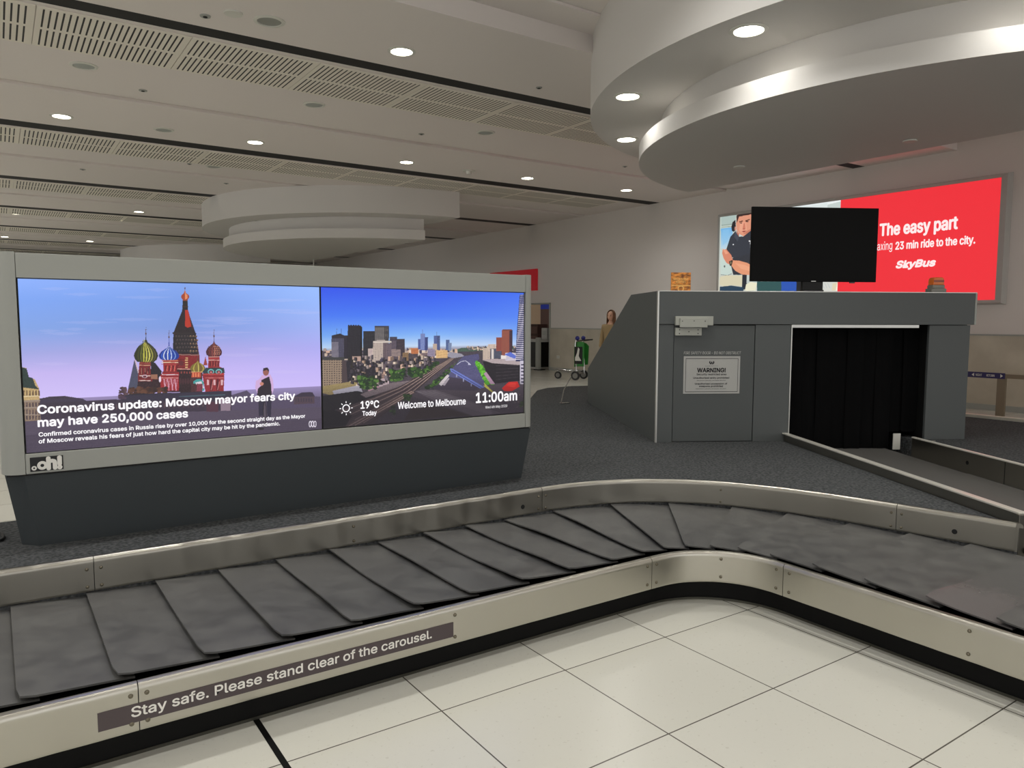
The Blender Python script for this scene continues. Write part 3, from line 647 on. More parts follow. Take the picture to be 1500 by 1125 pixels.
# perforated panel strips in the ceiling
ordw = ['nearest', 'second nearest', 'third', 'fourth', 'fifth', 'sixth', 'seventh']
pme = None
for k, s in enumerate(SLOTS[:7]):
    y = s + (.33 if k == 0 else .47)
    t = thing('ceiling_grille', 'long perforated ceiling strip with slotted panels, %s of the strips from the camera' % ordw[k], 'ceiling grille', (0, y, CZ-.016), group='perforated ceiling strips')
    xs = [-.95+PW*i for i in range(-2, 11)]
    for x in xs:
        if x > 12.7: continue
        c = (9.03, 4.33, 4.0) if k == 0 else ((9.03, 19.9, 4.5) if k in (2,) else ((9.03,35.5,4.5) if k in (5,) else None))
        if c and math.hypot(x+PW/2-c[0], y+.6-c[1]) < c[2]-.1: continue
        if k == 0 and x > 9.5: continue
        if pme is None:
            o = MB().box(.004, PW-.004, 0, PD, 0, .014).build('panel', 'perforated_panel', t, smooth=0); pme = o.data
        else:
            o = bpy.data.objects.new('panel', pme); C.objects.link(o); o.parent = t
        o.location = (x, 0, 0)

# stepped round bulkheads: half drums cut off parallel to the wall
def half_disc(cx, cy, r, xc, n=64):
    a = math.acos(max(-1, min(1, (xc-cx)/r))) if abs(xc-cx) < r else 0
    a0 = a; a1 = 2*math.pi-a
    return [(cx+r*math.cos(t), cy+r*math.sin(t)) for t in np.linspace(a0, a1, n)]
def bulkhead(cx, cy, r1, r2, r3, z2, z3, zt, xa, xb, top, label):
    t = thing('ceiling_bulkhead', label, 'bulkhead', (0,0,0), group='stepped round ceiling bulkheads')
    MB().prism(half_disc(cx,cy,r1,xa), z2, top).build('upper_tier', 'paint_bulkhead', t, smooth=30)
    MB().prism(half_disc(cx,cy,r2,xb+.05), zt-.02, z2-.001).build('neck', 'paint_bulkhead', t, smooth=30)
    MB().prism(half_disc(cx,cy,r3,xb), z3, zt).build('lower_tier', 'paint_bulkhead', t, smooth=30)
    return t
D1 = (9.03, 4.33)
bulkhead(*D1, 4.11, 3.27, 3.53, 3.9, 3.4, 3.58, 9.02, 8.5, CZ2, 'large stepped round ceiling bulkhead hanging above the grey housing and black television')
bulkhead(9.03, 19.95, 4.6, 3.95, 4.1, 3.9, 3.4, 3.62, 9.02, 8.4, CZ, 'stepped round ceiling bulkhead above the top of the advertising display')
bulkhead(9.4, 35.9, 4.9, 3.95, 4.2, 3.85, 3.4, 3.62, 9.3, 8.4, CZ, 'most distant round ceiling bulkhead, mostly behind the display top')

# ------------------------------------------------------------------ ceiling fittings
def downlight(p, z, lit, label, group=None, power=1.0, cone=150):
    t = thing('downlight', label, 'downlight', (p[0], p[1], z), group=group)
    MB().lathe([(.155,0),(.155,-.006),(.122,-.012),(.118,0),(.155,0)], n=28).build('trim_ring', 'white_plastic', t)
    MB().lathe([(0,-.003),(.118,-.003)], n=28).build('lamp', 'lamp_glow' if lit else 'lamp_off', t, smooth=0)
    if lit:
        l = bpy.data.lights.new('lamp_light', 'SPOT'); l.energy = LAMP_W*power; l.color = LAMP_COL; l.spot_size = R(cone); l.spot_blend = .9
        l.shadow_soft_size = .1
        o = bpy.data.objects.new('lamp_light', l); C.objects.link(o); o.parent = t; o.location = (0,0,-.03)
    return t
lit = [(1.07,7.85,'lit downlight in the ceiling at the very top left of the view'), (3.87,7.85,'bright lit downlight in the ceiling just before the first black slot'),
  (.93,13.15,'lit downlight at far left above the second perforated strip'), (3.74,13.15,'lit downlight second from left along the second black slot'),
  (6.55,13.12,'lit downlight third from left along the second black slot'), (9.35,13.1,'lit downlight fourth from left along the second black slot'),
  (12.05,12.98,'lit downlight nearest the wall along the second black slot'), (3.4,23.3,'lit downlight left of the second bulkhead, beside the fourth black slot'),
  (3.31,25.6,'small lit downlight just beyond the fourth slot, left of the second bulkhead'), (.59,25.75,'lit downlight near the left edge beyond the fourth slot'),
  (.39,33.1,'most distant lit downlight at the left edge'), (3.08,33.0,'most distant lit downlight left of the farthest bulkhead')]
for x, y, lb in lit: downlight((x, y), CZ, True, lb, 'lit ceiling downlights')
for ang, lb in ((182,'largest lit downlight under the upper tier of the near bulkhead'), (152,'upper of the two lit downlights at the left of the near bulkhead'), (122.7,'lower of the two lit downlights at the left of the near bulkhead'),
                (212,'downlight under the near bulkhead beyond the right edge of the view'), (242,'last downlight under the near bulkhead beyond the right edge of the view')):
    downlight((D1[0]+3.80*math.cos(R(ang)), D1[1]+3.80*math.sin(R(ang))), 3.9-.001, True, lb, 'downlights under the near bulkhead', .26, 165)
for x, y in [(-1.7,7.85),(-4.5,7.85),(-1.9,13.1),(-4.7,13.1),(-7.3,7.85)]:
    downlight((x, y), CZ, True, 'lit ceiling downlight of the hall beyond the left of the view', 'downlights beyond the view', 1.3)
for x in (-7.3,-4.5,-1.7,1.1,3.9):
    for y in (3.9, 1.0, -2.5): downlight((x, y), CZ2, True, 'lit downlight of the raised ceiling beyond the top of the view', 'downlights beyond the view', 1.2)
for x in (-2,-4.8,-7.6,-10.4):
    for y in (18.5, 23.5, 28.7, 34): downlight((x, y), CZ, True, 'unseen downlight added to brighten the far hall beyond the left of the view', 'downlights beyond the view', 2.0)  # unseen rows, added so the far hall and ceiling come out brighter
for x, y in [(6.7,-1.5),(9.5,-1.5),(12.2,-1.5),(12.2,2.2)]:
    downlight((x, y), CZ2, True, 'unseen downlight added to the raised ceiling beyond the right of the view', 'downlights beyond the view', 1.2)  # unseen lamps put in for more light, the last beside the wall
for x, y, z, lb in [(2.4,7.84,CZ,'large unlit round downlight at the top left, before the first slot'), (3.65,15.68,CZ,'unlit round downlight just beyond the second perforated strip'),
                    (5.34,18.6,3.9,'unlit downlight under the second bulkhead, left one'), (5.7,21.7,3.9,'unlit downlight under the second bulkhead, farther one')]:
    downlight((x, y), z-.001, False, lb, 'unlit round downlights')
for x, y, lb in [(.99,10.43,'round grey ceiling speaker left of the near perforated strip'), (3.79,10.43,'round grey ceiling speaker behind the near perforated strip'),
                 (6.58,10.37,'round grey ceiling speaker behind the near strip, closest to the bulkhead'), (2.32,13.14,'round ceiling speaker between the two left lit downlights')]:
    t = thing('ceiling_speaker', lb, 'ceiling speaker', (x, y, CZ), group='round ceiling speakers')
    MB().lathe([(.15,0),(.15,-.008),(.12,-.014),(.115,-.006)], n=24).build('rim', 'white_plastic', t)
    MB().lathe([(0,-.010),(.06,-.009),(.116,-.005)], n=24).build('grille', 'speaker_grey', t)
for x, y, r, lb in [(1.84,8.07,.05,'small round grey sprinkler rose at the top left beside the white cover'), (5.9,8.02,.04,'small sprinkler on the ceiling left of the near bulkhead'),
                    (1.72,11.08,.05,'small sprinkler behind the near strip at left'), (5.78,11.04,.045,'small dark sprinkler behind the near strip at centre'), (10.2,11.04,.045,'small dark sprinkler close to the near bulkhead edge'),
                    (3.2,15.67,.04,'small sprinkler beyond the second strip'), (1.56,17.47,.05,'small dark sprinkler before the third slot'), (4.3,17.4,.05,'small dark sprinkler left of the second bulkhead')]:
    t = thing('sprinkler', lb, 'sprinkler', (x, y, CZ), group='ceiling sprinklers')
    MB().lathe([(0,-.012),(r,-.010),(r*1.05,0)], n=16).build('rose', 'alu', t)
    MB().cyl((0,0,-.011),(0,0,-.016),.022,n=10).build('head', 'slot_black', t)
t = thing('smoke_detector', 'white round smoke detector on the ceiling between two lit downlights', 'smoke detector', (7.94, 13.14, CZ))
MB().lathe([(.13,0),(.13,-.012),(0,-.013)], n=20).build('base', 'white_plastic', t); MB().lathe([(0,-.075),(.05,-.07),(.062,-.02),(.062,-.013)], n=18).build('sensor', 'white_plastic', t)
tag(MB().lathe([(.09,0),(.088,-.014),(0,-.016)], n=20).build('ceiling_cover', 'white_plastic', loc=(2.05,7.84,CZ)), 'flat white round cover plate beside the big unlit downlight', 'cover plate')
for p, lb in (((7.62,6.2),'small white flat cover under the near bulkhead, left of centre'), ((8.0,4.3),'small white cover under the near bulkhead above the television')):
    tag(MB().lathe([(.07,0),(.068,-.012),(0,-.014)], n=18).build('ceiling_cover', 'white_plastic', loc=(p[0],p[1],3.4)), lb, 'cover plate', 'small covers under the near bulkhead')
tag(MB().cyl((8.1,22.6,3.4),(8.1,22.6,1.7),.018,n=8).build('hanging_rod', 'white_plastic'), 'thin white rod hanging from the second bulkhead behind the display top', 'rod')

# ================================================================== the carpeted island
GUARD = rpath([(-4,3.76),(-1.5,3.76),(.6,3.755),(2.6,3.765)], 4)[:-1] + rpath([(2.6,3.765),(2.92,3.76),(3.2,3.72),(3.46,3.62),(3.68,3.47),(3.87,3.28),(4.01,3.05),(4.12,2.8),(4.21,2.5),(4.28,2.2),(4.335,1.95),(4.385,1.70)], 6)
K0 = Vector((4.83, 4.775, 0)); KA = R(-29.7)
kd = Vector((math.cos(KA), math.sin(KA), 0)); ks = Vector((-kd.y, kd.x, 0))
def KP(s, d): p = K0 + kd*s + ks*d; return (p.x, p.y)
PZ = .42
A = [(p.x-.004+.016*min(0,0), p.y+.013) if p.x < 2.7 else (p.x+.010, p.y+.008) for p in GUARD] + [KP(1.185,-2.86), KP(1.185,0), KP(1.185,3.2), (8.3,9.66), (7.9,9.78), (7.35,9.72), (6.95,9.45), (6.3,8.7), (4.4,6.4), (3.4,5.1), (2.9,4.8), (-4,4.8)]
RP = [KP(2.245,-5.2), (9.15,-2.0), (9.15,8.0), (8.6,9.4), KP(2.42,3.1), KP(2.42,-.32), KP(2.245,-.32)]
t = thing('carpeted_platform', 'dark grey carpeted island that the display and grey housing stand on', 'platform', (0,0,0))
MB().prism(A, 0.0, PZ).build('carpet_deck', 'carpet', t, smooth=0)
MB().prism(RP, 0.0, PZ).build('carpet_deck', 'carpet', t, smooth=0)

# ================================================================== the baggage carousel
car = thing('baggage_carousel', 'curved stainless steel baggage carousel with overlapping black rubber plates', 'baggage carousel', (0,0,0))
arc = lambda r, n=14: [(2.8+r*math.cos(a), 2.3+r*math.sin(a)) for a in np.linspace(math.pi/2, 0, n)]
def offs(r): return [(-4,2.3+r)] + [(x,2.3+r) for x in (0.336,1.556)] + arc(r) + [(2.8+r,1.38),(2.8+r,-3)]
F = offs(.4)
def resample(path, step=.06):
    out = [Vector((path[0][0],path[0][1]))]; s = 0
    P = [Vector((p[0],p[1])) for p in path]
    for a, b in zip(P[:-1], P[1:]):
        n = max(1, int((b-a).length/step)); out += [a.lerp(b, k/n) for k in range(1, n+1)]
    return out
def wavy(path, amp, step=.03):
    # sheet metal is never quite flat: slow shallow ripples of a millimetre or two along the panel
    P = resample([(p[0],p[1]) for p in path], step); out = []; s_ = 0
    for i, p in enumerate(P):
        a_, b_ = P[max(i-1,0)], P[min(i+1,len(P)-1)]; d = (b_-a_).normalized()
        if i: s_ += (P[i]-P[i-1]).length
        e = min(1, i/8, (len(P)-1-i)/8); x_ = p.x+p.y*.7
        w_ = amp*e*(math.sin(x_*17)+.8*math.sin(x_*41+1)+.5*math.sin(x_*73+2.2))
        out.append((p.x-d.y*w_, p.y+d.x*w_))
    return out
# outer fascia in four panels; profile offset is to the left of travel (away from the viewer)
prof = [(0,.127),(-.002,.133),(-.002,.138),(-.002,.262),(-.002,.268),(-.001,.279),(.006,.289),(.018,.292),(.03,.289),(.036,.28),(.036,.262),(.024,.262),(.022,.16),(.012,.127)]
def run(path, a, b, key):
    return [p for p in path if a <= key(p) <= b]
full = [(-4,2.7)] + [(x,2.7) for x in np.arange(-3.9,.33,.1)]
seg1 = [(-4,2.7),(.3345,2.7)]; seg2 = [(.3375,2.7),(2.72,2.7)]; seg3 = [(2.723,2.7)]+arc(.4,20)+[(3.2,2.262)]; seg4 = [(3.2,2.259),(3.2,-3)]
def screw(p, nrm, z, parent, r=.0075):
    p = Vector((p[0],p[1],z)); n = Vector((nrm[0],nrm[1],0))
    MB().cyl(p, p+n*.003, r*1.1, r, n=12).cyl(p+n*.003, p+n*.0055, r*.75, r*.35, n=12).build('screw', 'screw', parent)
def screws2(x, dx, segs, y=2.698, z=(.165,.245)):
    for zz in z: screw((x, y), (0,-1), zz, segs)
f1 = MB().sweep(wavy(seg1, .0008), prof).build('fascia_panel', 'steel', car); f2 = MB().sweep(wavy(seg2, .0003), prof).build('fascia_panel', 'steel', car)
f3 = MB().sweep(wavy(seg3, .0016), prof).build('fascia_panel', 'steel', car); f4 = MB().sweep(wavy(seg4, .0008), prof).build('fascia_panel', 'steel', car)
for z in (.157,.253):
    screw((.313,2.698),(0,-1),z,f1); screw((.362,2.698),(0,-1),z,f2); screw((1.556,2.698),(0,-1),z,f2)
    screw((2.69,2.698),(0,-1),z,f2); screw((2.755,2.698),(0,-1),z,f3); a=R(42); screw((2.8+.398*math.cos(a),2.3+.398*math.sin(a)),(-math.cos(a),-math.sin(a)),z,f3)
    screw((3.198,2.30),(-1,0),z,f3); screw((3.198,2.225),(-1,0),z,f4); screw((3.198,1.385),(-1,0),z,f4)
# plinth set back behind the fascia and the steel base strip on the floor
MB().sweep(offs(.488), [(0,0),(0,.2),(.06,.2),(.06,0)]).build('plinth', 'plinth', car)
MB().sweep(offs(.484), [(0,0),(0,.012),(.003,.012),(.003,0)]).build('base_strip', 'steel_dark', car)
# deck bed under the rubber plates
outer = [(-4,2.745),(2.8,2.745)] + [(2.8+.445*math.cos(a), 2.3+.445*math.sin(a)) for a in np.linspace(math.pi/2,0,14)] + [(3.245,-3)]
inner = [(p.x,p.y) for p in GUARD] + [(4.6,1.2),(4.6,-3)]
MB().prism(outer + inner[::-1], .20, .245).build('deck_bed', 'plinth', car, smooth=0)
# inner guard, three panels with rounded steel lip
gp = [(0,.293),(-.003,.299),(-.003,.304),(-.003,.419),(-.003,.425),(-.002,.436),(.006,.446),(.016,.449),(.026,.446),(.032,.436),(.032,.424),(.012,.424),(.010,.293)]
def gcut(a, b):
    out = []; L = 0; P = GUARD
    for p, q in zip(P[:-1], P[1:]):
        l = (q-p).length
        for s_ in (a, b):
            if L <= s_ <= L+l: out.append((s_, p.lerp(q, (s_-L)/l)))
        if a < L < b: out.append((L, p))
        L += l
    if b >= L: out.append((L, P[-1]))
    return [p for _, p in sorted(out, key=lambda q: q[0])]
def gpos(s):
    L = 0
    for p, q in zip(GUARD[:-1], GUARD[1:]):
        l = (q-p).length
        if L+l >= s: d = (q-p)/l; return p.lerp(q,(s-L)/l), Vector((d.y,-d.x,0))
        L += l
    return GUARD[-1], Vector((-1,0,0))
GL = sum((b-a).length for a, b in zip(GUARD[:-1], GUARD[1:]))
def gs_near(x, y): return min(np.arange(0, GL, .01), key=lambda s: (gpos(s)[0]-Vector((x,y,0)).to_3d()).length if False else math.hypot(gpos(s)[0].x-x, gpos(s)[0].y-y))
GUARD = [Vector((p.x,p.y,0)) for p in GUARD]
sA, sB, sC = gs_near(.313,3.76), gs_near(2.81,3.76), gs_near(4.262,2.27)
gs = []
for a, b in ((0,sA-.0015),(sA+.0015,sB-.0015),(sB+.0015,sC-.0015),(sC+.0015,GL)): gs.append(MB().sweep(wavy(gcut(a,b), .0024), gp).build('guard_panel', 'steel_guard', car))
def gscrew(s, par, zs=(.315,.395)):
    p, n = gpos(s)
    for z in zs: screw((p.x+n.x*.003,p.y+n.y*.003), n, z, par)
gscrew(sA-.028,gs[0]); gscrew(sA+.028,gs[1]); gscrew(gs_near(1.54,3.76),gs[1]); gscrew(sB-.028,gs[1]); gscrew(sB+.028,gs[2]); gscrew(gs_near(3.9,3.25),gs[2]); gscrew(sC-.028,gs[2]); gscrew(sC+.028,gs[3])
for s, par in ((gs_near(2.66,3.76),gs[1]), (gs_near(4.345,1.98),gs[3])):
    p, n = gpos(s); q = Vector((p.x+n.x*.0032,p.y+n.y*.0032,.345))
    MB().cyl(q, q+n*.001, .014, n=18).build('sensor_hole', 'slot_black', par, smooth=0)
# overlapping rubber plates; each one: front corner raised, tail under its neighbour
ST = [((.282*k+.0,2.80),(.281*k-.005,3.775)) for k in range(-12, 10)]
ST += [((2.755,2.812),(2.9,3.775)), ((2.91,2.80),(3.33,3.71)), ((3.03,2.76),(3.67,3.50)), ((3.14,2.69),(3.945,3.19)), ((3.23,2.58),(4.105,2.88)), ((3.285,2.42),(4.225,2.53)), ((3.31,2.19),(4.30,2.2)), ((3.315,1.92),(4.365,1.9))]
ST += [((3.315,1.92-.285*k),(4.46 if k > 1 else 4.41,1.90-.285*k)) for k in range(1, 16)]
def plate(i):
    (nx,ny),(fx,fy) = ST[i]; (n2x,n2y),(f2x,f2y) = ST[i+1]
    rnd = random.Random(i*7+1)
    nu, nv = 7, 12; vs = []
    lift = rnd.uniform(.002,.007); wob = rnd.uniform(0,6.28); wa = rnd.uniform(.001,.005)
    ext = 1.22; 
    for a in range(nu+1):
        u = a/nu
        for b in range(nv+1):
            v = b/nv
            lx, ly = nx+(n2x-nx)*u*ext, ny+(n2y-ny)*u*ext
            gx, gy = fx+(f2x-fx)*u*ext, fy+(f2y-fy)*u*ext
            # tail of the near edge drawn in towards the middle of the deck
            v2 = v
            if b == 0: v2 = .022*u + (.012 if a == 0 else 0)
            x, y = lx+(gx-lx)*v2, ly+(gy-ly)*v2
            if b == 0 and a == 0: x += (n2x-nx)*.03; y += (n2y-ny)*.03
            z = .2905-.020*u*ext + lift*(1-u)**2*max(0,1-v*2.2) + wa*math.sin(v*7+wob)*(1-u)**2
            z -= .010*max(0,u-.8)
            vs.append((x,y,z))
    top = len(vs); vs += [(x,y,z-.007) for x,y,z in vs]
    m = nv+1; fs = []
    for a in range(nu):
        for b in range(nv):
            q = (a*m+b,(a+1)*m+b,(a+1)*m+b+1,a*m+b+1); fs.append(q); fs.append(tuple(k+top for k in q[::-1]))
    ring = [b for b in range(m)] + [a*m+nv for a in range(1,nu+1)] + [nu*m+b for b in range(nv-1,-1,-1)] + [a*m for a in range(nu-1,0,-1)]
    for k in range(len(ring)):
        p, q = ring[k], ring[(k+1)%len(ring)]; fs.append((p,q,q+top,p+top))
    worn = abs(ny-1.635) < .02
    if worn: vs = [(x,y,z+.012*math.exp(-((y-1.60)/.07)**2-((x-3.42)/.14)**2)) for x,y,z in vs]
    o = MB().add(vs, fs).build('rubber_plate', 'rubber_worn' if worn else 'rubber_plate', car, smooth=50)
    if worn: o['label'] = 'shiny worn rubber plate with a curled corner'
    return o
for i in range(len(ST)-1): plate(i)
# the notice strip stuck along the fascia
no = MB().box(.214,1.547,2.6955,2.6978,.160,.2235).build('safety_notice', 'notice_brown', f2, smooth=0)
no.parent = car; no['label'] = 'dark strip reading Stay safe. Please stand clear of the carousel.'
a_, b_ = pick(193,1046,(0,2.69,0),(0,1,0)), pick(633,935,(0,2.69,0),(0,1,0))
text('lettering', 'Stay safe. Please stand clear of the carousel.', (a_.x,2.6953,.181), (1,0,0), (0,0,1), b_.x-a_.x, .034, 'notice_white', no, bold=.02)

# ================================================================== advertising display
ad = thing('advertising_display', 'long grey double-screen advertising display on a dark tapering base', 'advertising display', (1.475,4.34,.42))
AD = Vector((1.475,4.34,.42)); FY = 4.07
def off(mb): mb.v = [(p[0]-AD.x, p[1]-AD.y, p[2]-AD.z) for p in mb.v]; return mb
BX0, BX1, BY1 = -.012, 2.96, 4.62
off(MB().prism([(.125,4.187),(2.945,4.187),(2.945,4.52),(.055,4.52),(.055,4.26)], PZ, .782, top=[(.075,4.085),(2.95,4.085),(2.95,4.61),(-.0,4.61),(-.0,4.17)])).build('base', 'cabinet_dark', ad, smooth=0)
off(MB().box(BX0+.02, BX1-.02, FY+.02, BY1-.02, .782, .792)).build('shadow_gap', 'black', ad, smooth=0)
off(MB().box(.082, 2.894, FY, FY+.06, 1.69, 1.802)).build('top_rail', 'alu', ad, bevel=.002)
off(MB().box(.082, 2.894, FY, FY+.06, .792, .885)).build('bottom_rail', 'alu', ad, bevel=.002)
def column(x0, x1, side):
    r = .075; pts = []
    if side < 0:
        pts = [(x1,FY)] + [(x0+r-r*math.sin(a), FY+r-r*math.cos(a)) for a in np.linspace(0,math.pi/2,10)] + [(x0+r-r*math.cos(a), BY1-r+r*math.sin(a)) for a in np.linspace(0,math.pi/2,10)] + [(x1,BY1)]
    else:
        pts = [(x0,FY)] + [(x1-r*.6+r*.6*math.sin(a), FY+r*.6-r*.6*math.cos(a)) for a in np.linspace(0,math.pi/2,10)] + [(x1-r+r*math.cos(a), BY1-r+r*math.sin(a)) for a in np.linspace(0,math.pi/2,10)] + [(x0,BY1)]
    off(MB().prism(pts, .792, 1.806)).build('end_column', 'alu', ad)
column(BX0, .080, -1); column(2.896, BX1, 1)
off(MB().box(.082,2.894,FY+.061,BY1-.01,.792,1.80)).build('rear_casing', 'alu', ad, smooth=0)
SY = FY+.012
def screen(name, x0, x1, z0, z1, nx, ny, painter, label):
    b = off(MB().box(x0-.004, x1+.004, SY+.001, SY+.048, z0-.003, z1+.003)).build(name, 'black', ad, smooth=0); b['label'] = label
    cv = Canvas((x0, SY, z0), (1,0,0), x1-x0, z1-z0, nx, ny); painter(cv)
    o = cv.build('picture', b)
    o.location = (-AD.x, -AD.y, -AD.z); return b
SL = screen('screen', .088, 1.492, .889, 1.686, 700, 398, paint_cathedral, 'left screen with cathedral news picture and headline')
SR = screen('screen', 1.502, 2.888, .889+.003, 1.686, 640, 368, paint_city, 'right screen with river city picture, weather and clock')
def stext(body, p0, p1, cap, m='led_white', bold=.03, par=SL, ref=SY-.0006):
    a, b = pick(*p0,(0,ref,0),(0,1,0)), pick(*p1,(0,ref,0),(0,1,0))
    return text('caption', body, (a.x-AD.x, ref-AD.y, a.z-AD.z), (1,0,0), (0,0,1), b.x-a.x, cap, m, par, bold=bold, out=.0002)
stext('Coronavirus update: Moscow mayor fears city', (55.5,606), (432,584), .0375, bold=.036)
stext('may have 250,000 cases', (56,625), (275,611), .0375, bold=.036)
stext('Confirmed coronavirus cases in Russia rise by over 10,000 for the second straight day as the Mayor', (57,639.5), (447,613.5), .0185, bold=.03)
stext('of Moscow reveals his fears of just how hard the capital city may be hit by the pandemic.', (57,649.5), (410,625.5), .0185, bold=.03)
stext('19°C', (528.5,598.5), (555,596), .041, par=SR, bold=.03)
stext('Today', (531,609), (551.5,607), .026, par=SR, bold=.03)
stext('Welcome to Melbourne', (583,599), (682,593.5), .040, par=SR, bold=.025)
stext('11:00am', (697.5,590), (757,585), .062, par=SR, bold=.03)
stext('Wed 6th May 2020', (711,598.5), (743,596), .016, par=SR, bold=.0)
# weather sun symbol
c_ = pick(507,598,(0,SY,0),(0,1,0)); mb = MB(); cx_, cz_ = c_.x-AD.x, c_.z-AD.z; yy = SY-AD.y-.0008
n = 28; mb.add([(cx_+r*math.cos(2*math.pi*i/n), yy, cz_+r*math.sin(2*math.pi*i/n)) for r in (.017,.023) for i in range(n)], [(i,(i+1)%n,(i+1)%n+n,i+n) for i in range(n)])
for k in range(8):
    a = k*math.pi/4; d = Vector((math.cos(a),0,math.sin(a))); e = Vector((-d.z,0,d.x))*.0025; c = Vector((cx_,yy,cz_))
    mb.add([c+d*.030-e, c+d*.040-e, c+d*.040+e, c+d*.030+e], [(0,1,2,3)])
mb.build('weather_symbol', 'led_white', SR, smooth=0)
# maker's plate on the bottom rail
pl0, pl1 = pick(44.5,690,(0,FY,0),(0,1,0)), pick(92,663,(0,FY,0),(0,1,0)); zc0, zc1 = .802, .868
plate_o = off(MB().box(pl0.x, pl1.x, FY-.003, FY-.0002, zc0, zc1)).build('logo_plate', 'ink', ad, smooth=0)
def ringmb(mb, cx, cz, ro, ri, y, n=24):
    return mb.add([(cx+r*math.cos(2*math.pi*i/n), y, cz+r*math.sin(2*math.pi*i/n)) for r in (ro,ri) for i in range(n)], [(i,(i+1)%n,(i+1)%n+n,i+n) for i in range(n)])
wl = pl1.x-pl0.x; mb = MB(); ly = FY-.0036
ringmb(mb, pl0.x+wl*.115, .818, .0105, .004, ly); ringmb(mb, pl0.x+wl*.36, .828, .0205, .0075, ly)
off(mb).build('emblem', 'notice_white', plate_o, smooth=0)
text('lettering', 'h!', (pl0.x+wl*.525-AD.x, ly-AD.y, .8085-AD.z), (1,0,0), (0,0,1), wl*.40, .054, 'notice_white', plate_o, bold=.07)

# ================================================================== grey housing over the belt
kz = thing('baggage_housing', 'dark grey panelled housing where the conveyor enters through black curtains', 'housing', (K0.x,K0.y,PZ), KA)
def kb(name, m, *boxes, bevel=.0015, parent=None, smooth=0):
    mb = MB()
    for b in boxes: mb.box(*b)
    return mb.build(name, m, parent or kz, smooth=smooth, bevel=bevel)
H = 1.35
MB().prism([(0.02,0),(3.35,0),(3.35,.455),(1.0,H),(0.02,H)], 0, .03, axis='x').build('side_panel', 'kiosk_grey', kz, smooth=0)
MB().prism([(0.05,0),(3.35,0),(3.35,.455),(1.0,H),(0.05,H)], 2.9, 2.93, axis='x').build('side_panel', 'kiosk_grey', kz, smooth=0)
MB().prism([(.031,H-.03),(1.0,H-.03),(3.35,.425),(3.35,.455),(1.0,H),(.031,H)], .03, 2.9, axis='x').build('roof', 'kiosk_grey', kz, smooth=0)
kb('header_panel', 'kiosk_grey', (.002,2.965,-.012,.03,1.058,H-.006))
kb('front_panel', 'kiosk_grey', (.012,.148,0,.03,0,1.054)); kb('front_panel', 'kiosk_grey', (.896,1.225,0,.03,0,1.054)); kb('front_panel', 'kiosk_grey', (2.535,2.928,.004,.034,0,1.054))
door = kb('door', 'kiosk_door', (.153,.890,.004,.03,.006,1.046)); door['label'] = 'fire safety door with warning sign'
kb('door_jamb', 'black', (.148,.896,.02,.034,0,1.054), bevel=0)
tr = kb('edge_trim', 'alu_bright', (-.006,.008,-.014,.02,0,H-.004)); tr['label'] = 'bright aluminium corner strip'
kb('edge_trim', 'alu_bright', (-.004,2.965,-.014,.02,H-.005,H+.003)); kb('edge_trim', 'alu_bright', (1.226,1.236,-.006,.05,0,1.054)); kb('edge_trim', 'alu', (2.95,2.968,-.016,.03,1.058,H-.004))
kb('opening_rail', 'alu_bright', (1.24,2.44,.012,.05,1.028,1.056))
kb('tunnel_lining', 'black', (1.2,1.226,.034,2.0,-.3,1.056),(2.54,2.57,.036,2.0,-.3,1.056),(1.2,2.57,2.0,2.03,-.3,1.056),(1.2,2.57,.06,2.0,1.056,1.08), bevel=0)
# curtain of heavy rubber flaps
fl = 9; x = 1.245
for k in range(fl):
    wd = .152; x0 = 1.242 + k*.1425; low = -.115 if x0 < 2.2 else .055
    n = 9; top, bot = [], []; amp = .006; ph = k*1.3
    vs = []; fs = []
    for j in range(11):
        t = j/10; z = 1.03*(1-t)+low*t
        for i in range(n):
            u = i/(n-1); xx = x0+wd*u; r = 0
            if t > .96 and (u < .1 or u > .9): z_ = z+.02
            else: z_ = z
            vs.append((xx, (.10 if x0 < 2.2 else .14)+.012*(k%2)+amp*math.sin(u*6.3+ph)*(0.4+.6*t)+.006*math.sin(t*5+k), z_))
    for j in range(10):
        for i in range(n-1): a = j*n+i; fs.append((a,a+1,a+n+1,a+n))
    m_ = len(vs); vs += [(a,b+.006,c) for a,b,c in vs]; fs += [tuple(q+m_ for q in f[::-1]) for f in fs]
    MB().add(vs,fs).build('curtain_flap', 'rubber_curtain', kz, smooth=60)
kb('end_plate', 'white_plastic', (2.265,2.335,.05,.06,-.10,.05)); kb('end_plate', 'steel_guard', (2.24,2.44,-.30,-.29,-.12,.04), bevel=0)

# lettering and fittings on the door
sg = kb('warning_sign', 'sign_white', (.244,.762,-.0002,.004,.437,.773), parent=door, bevel=0); sg['label'] = 'pale warning sign on the door'
kb('sign_border', 'ink', (.262,.744,-.0008,-.0003,.750,.7545),(.262,.744,-.0008,-.0003,.452,.4565),(.262,.2655,-.0008,-.0003,.452,.7545),(.7405,.744,-.0008,-.0003,.452,.7545), parent=door, bevel=0)
def ktext(body, x0, x1, z, cap, m, bold=0., shear=0.): return text('lettering', body, (x0,-.0008,z), (1,0,0), (0,0,1), x1-x0, cap, m, door, bold=bold, shear=shear, out=.0004)
t_ = text('lettering', 'FIRE SAFETY DOOR - DO NOT OBSTRUCT', (.244,.0035,.790), (1,0,0), (0,0,1), .524, .025, 'sign_white', door, bold=.01, shear=.15)
ktext('WARNING!', .370, .628, .630, .036, 'ink', .04); ktext('Security restricted area', .364, .636, .603, .016, 'ink', .02)
ktext('Unauthorised entry prohibited', .334, .664, .572, .015, 'ink', .025); ktext('Maximum penalty exceeds $5,000', .368, .632, .552, .008, 'ink')
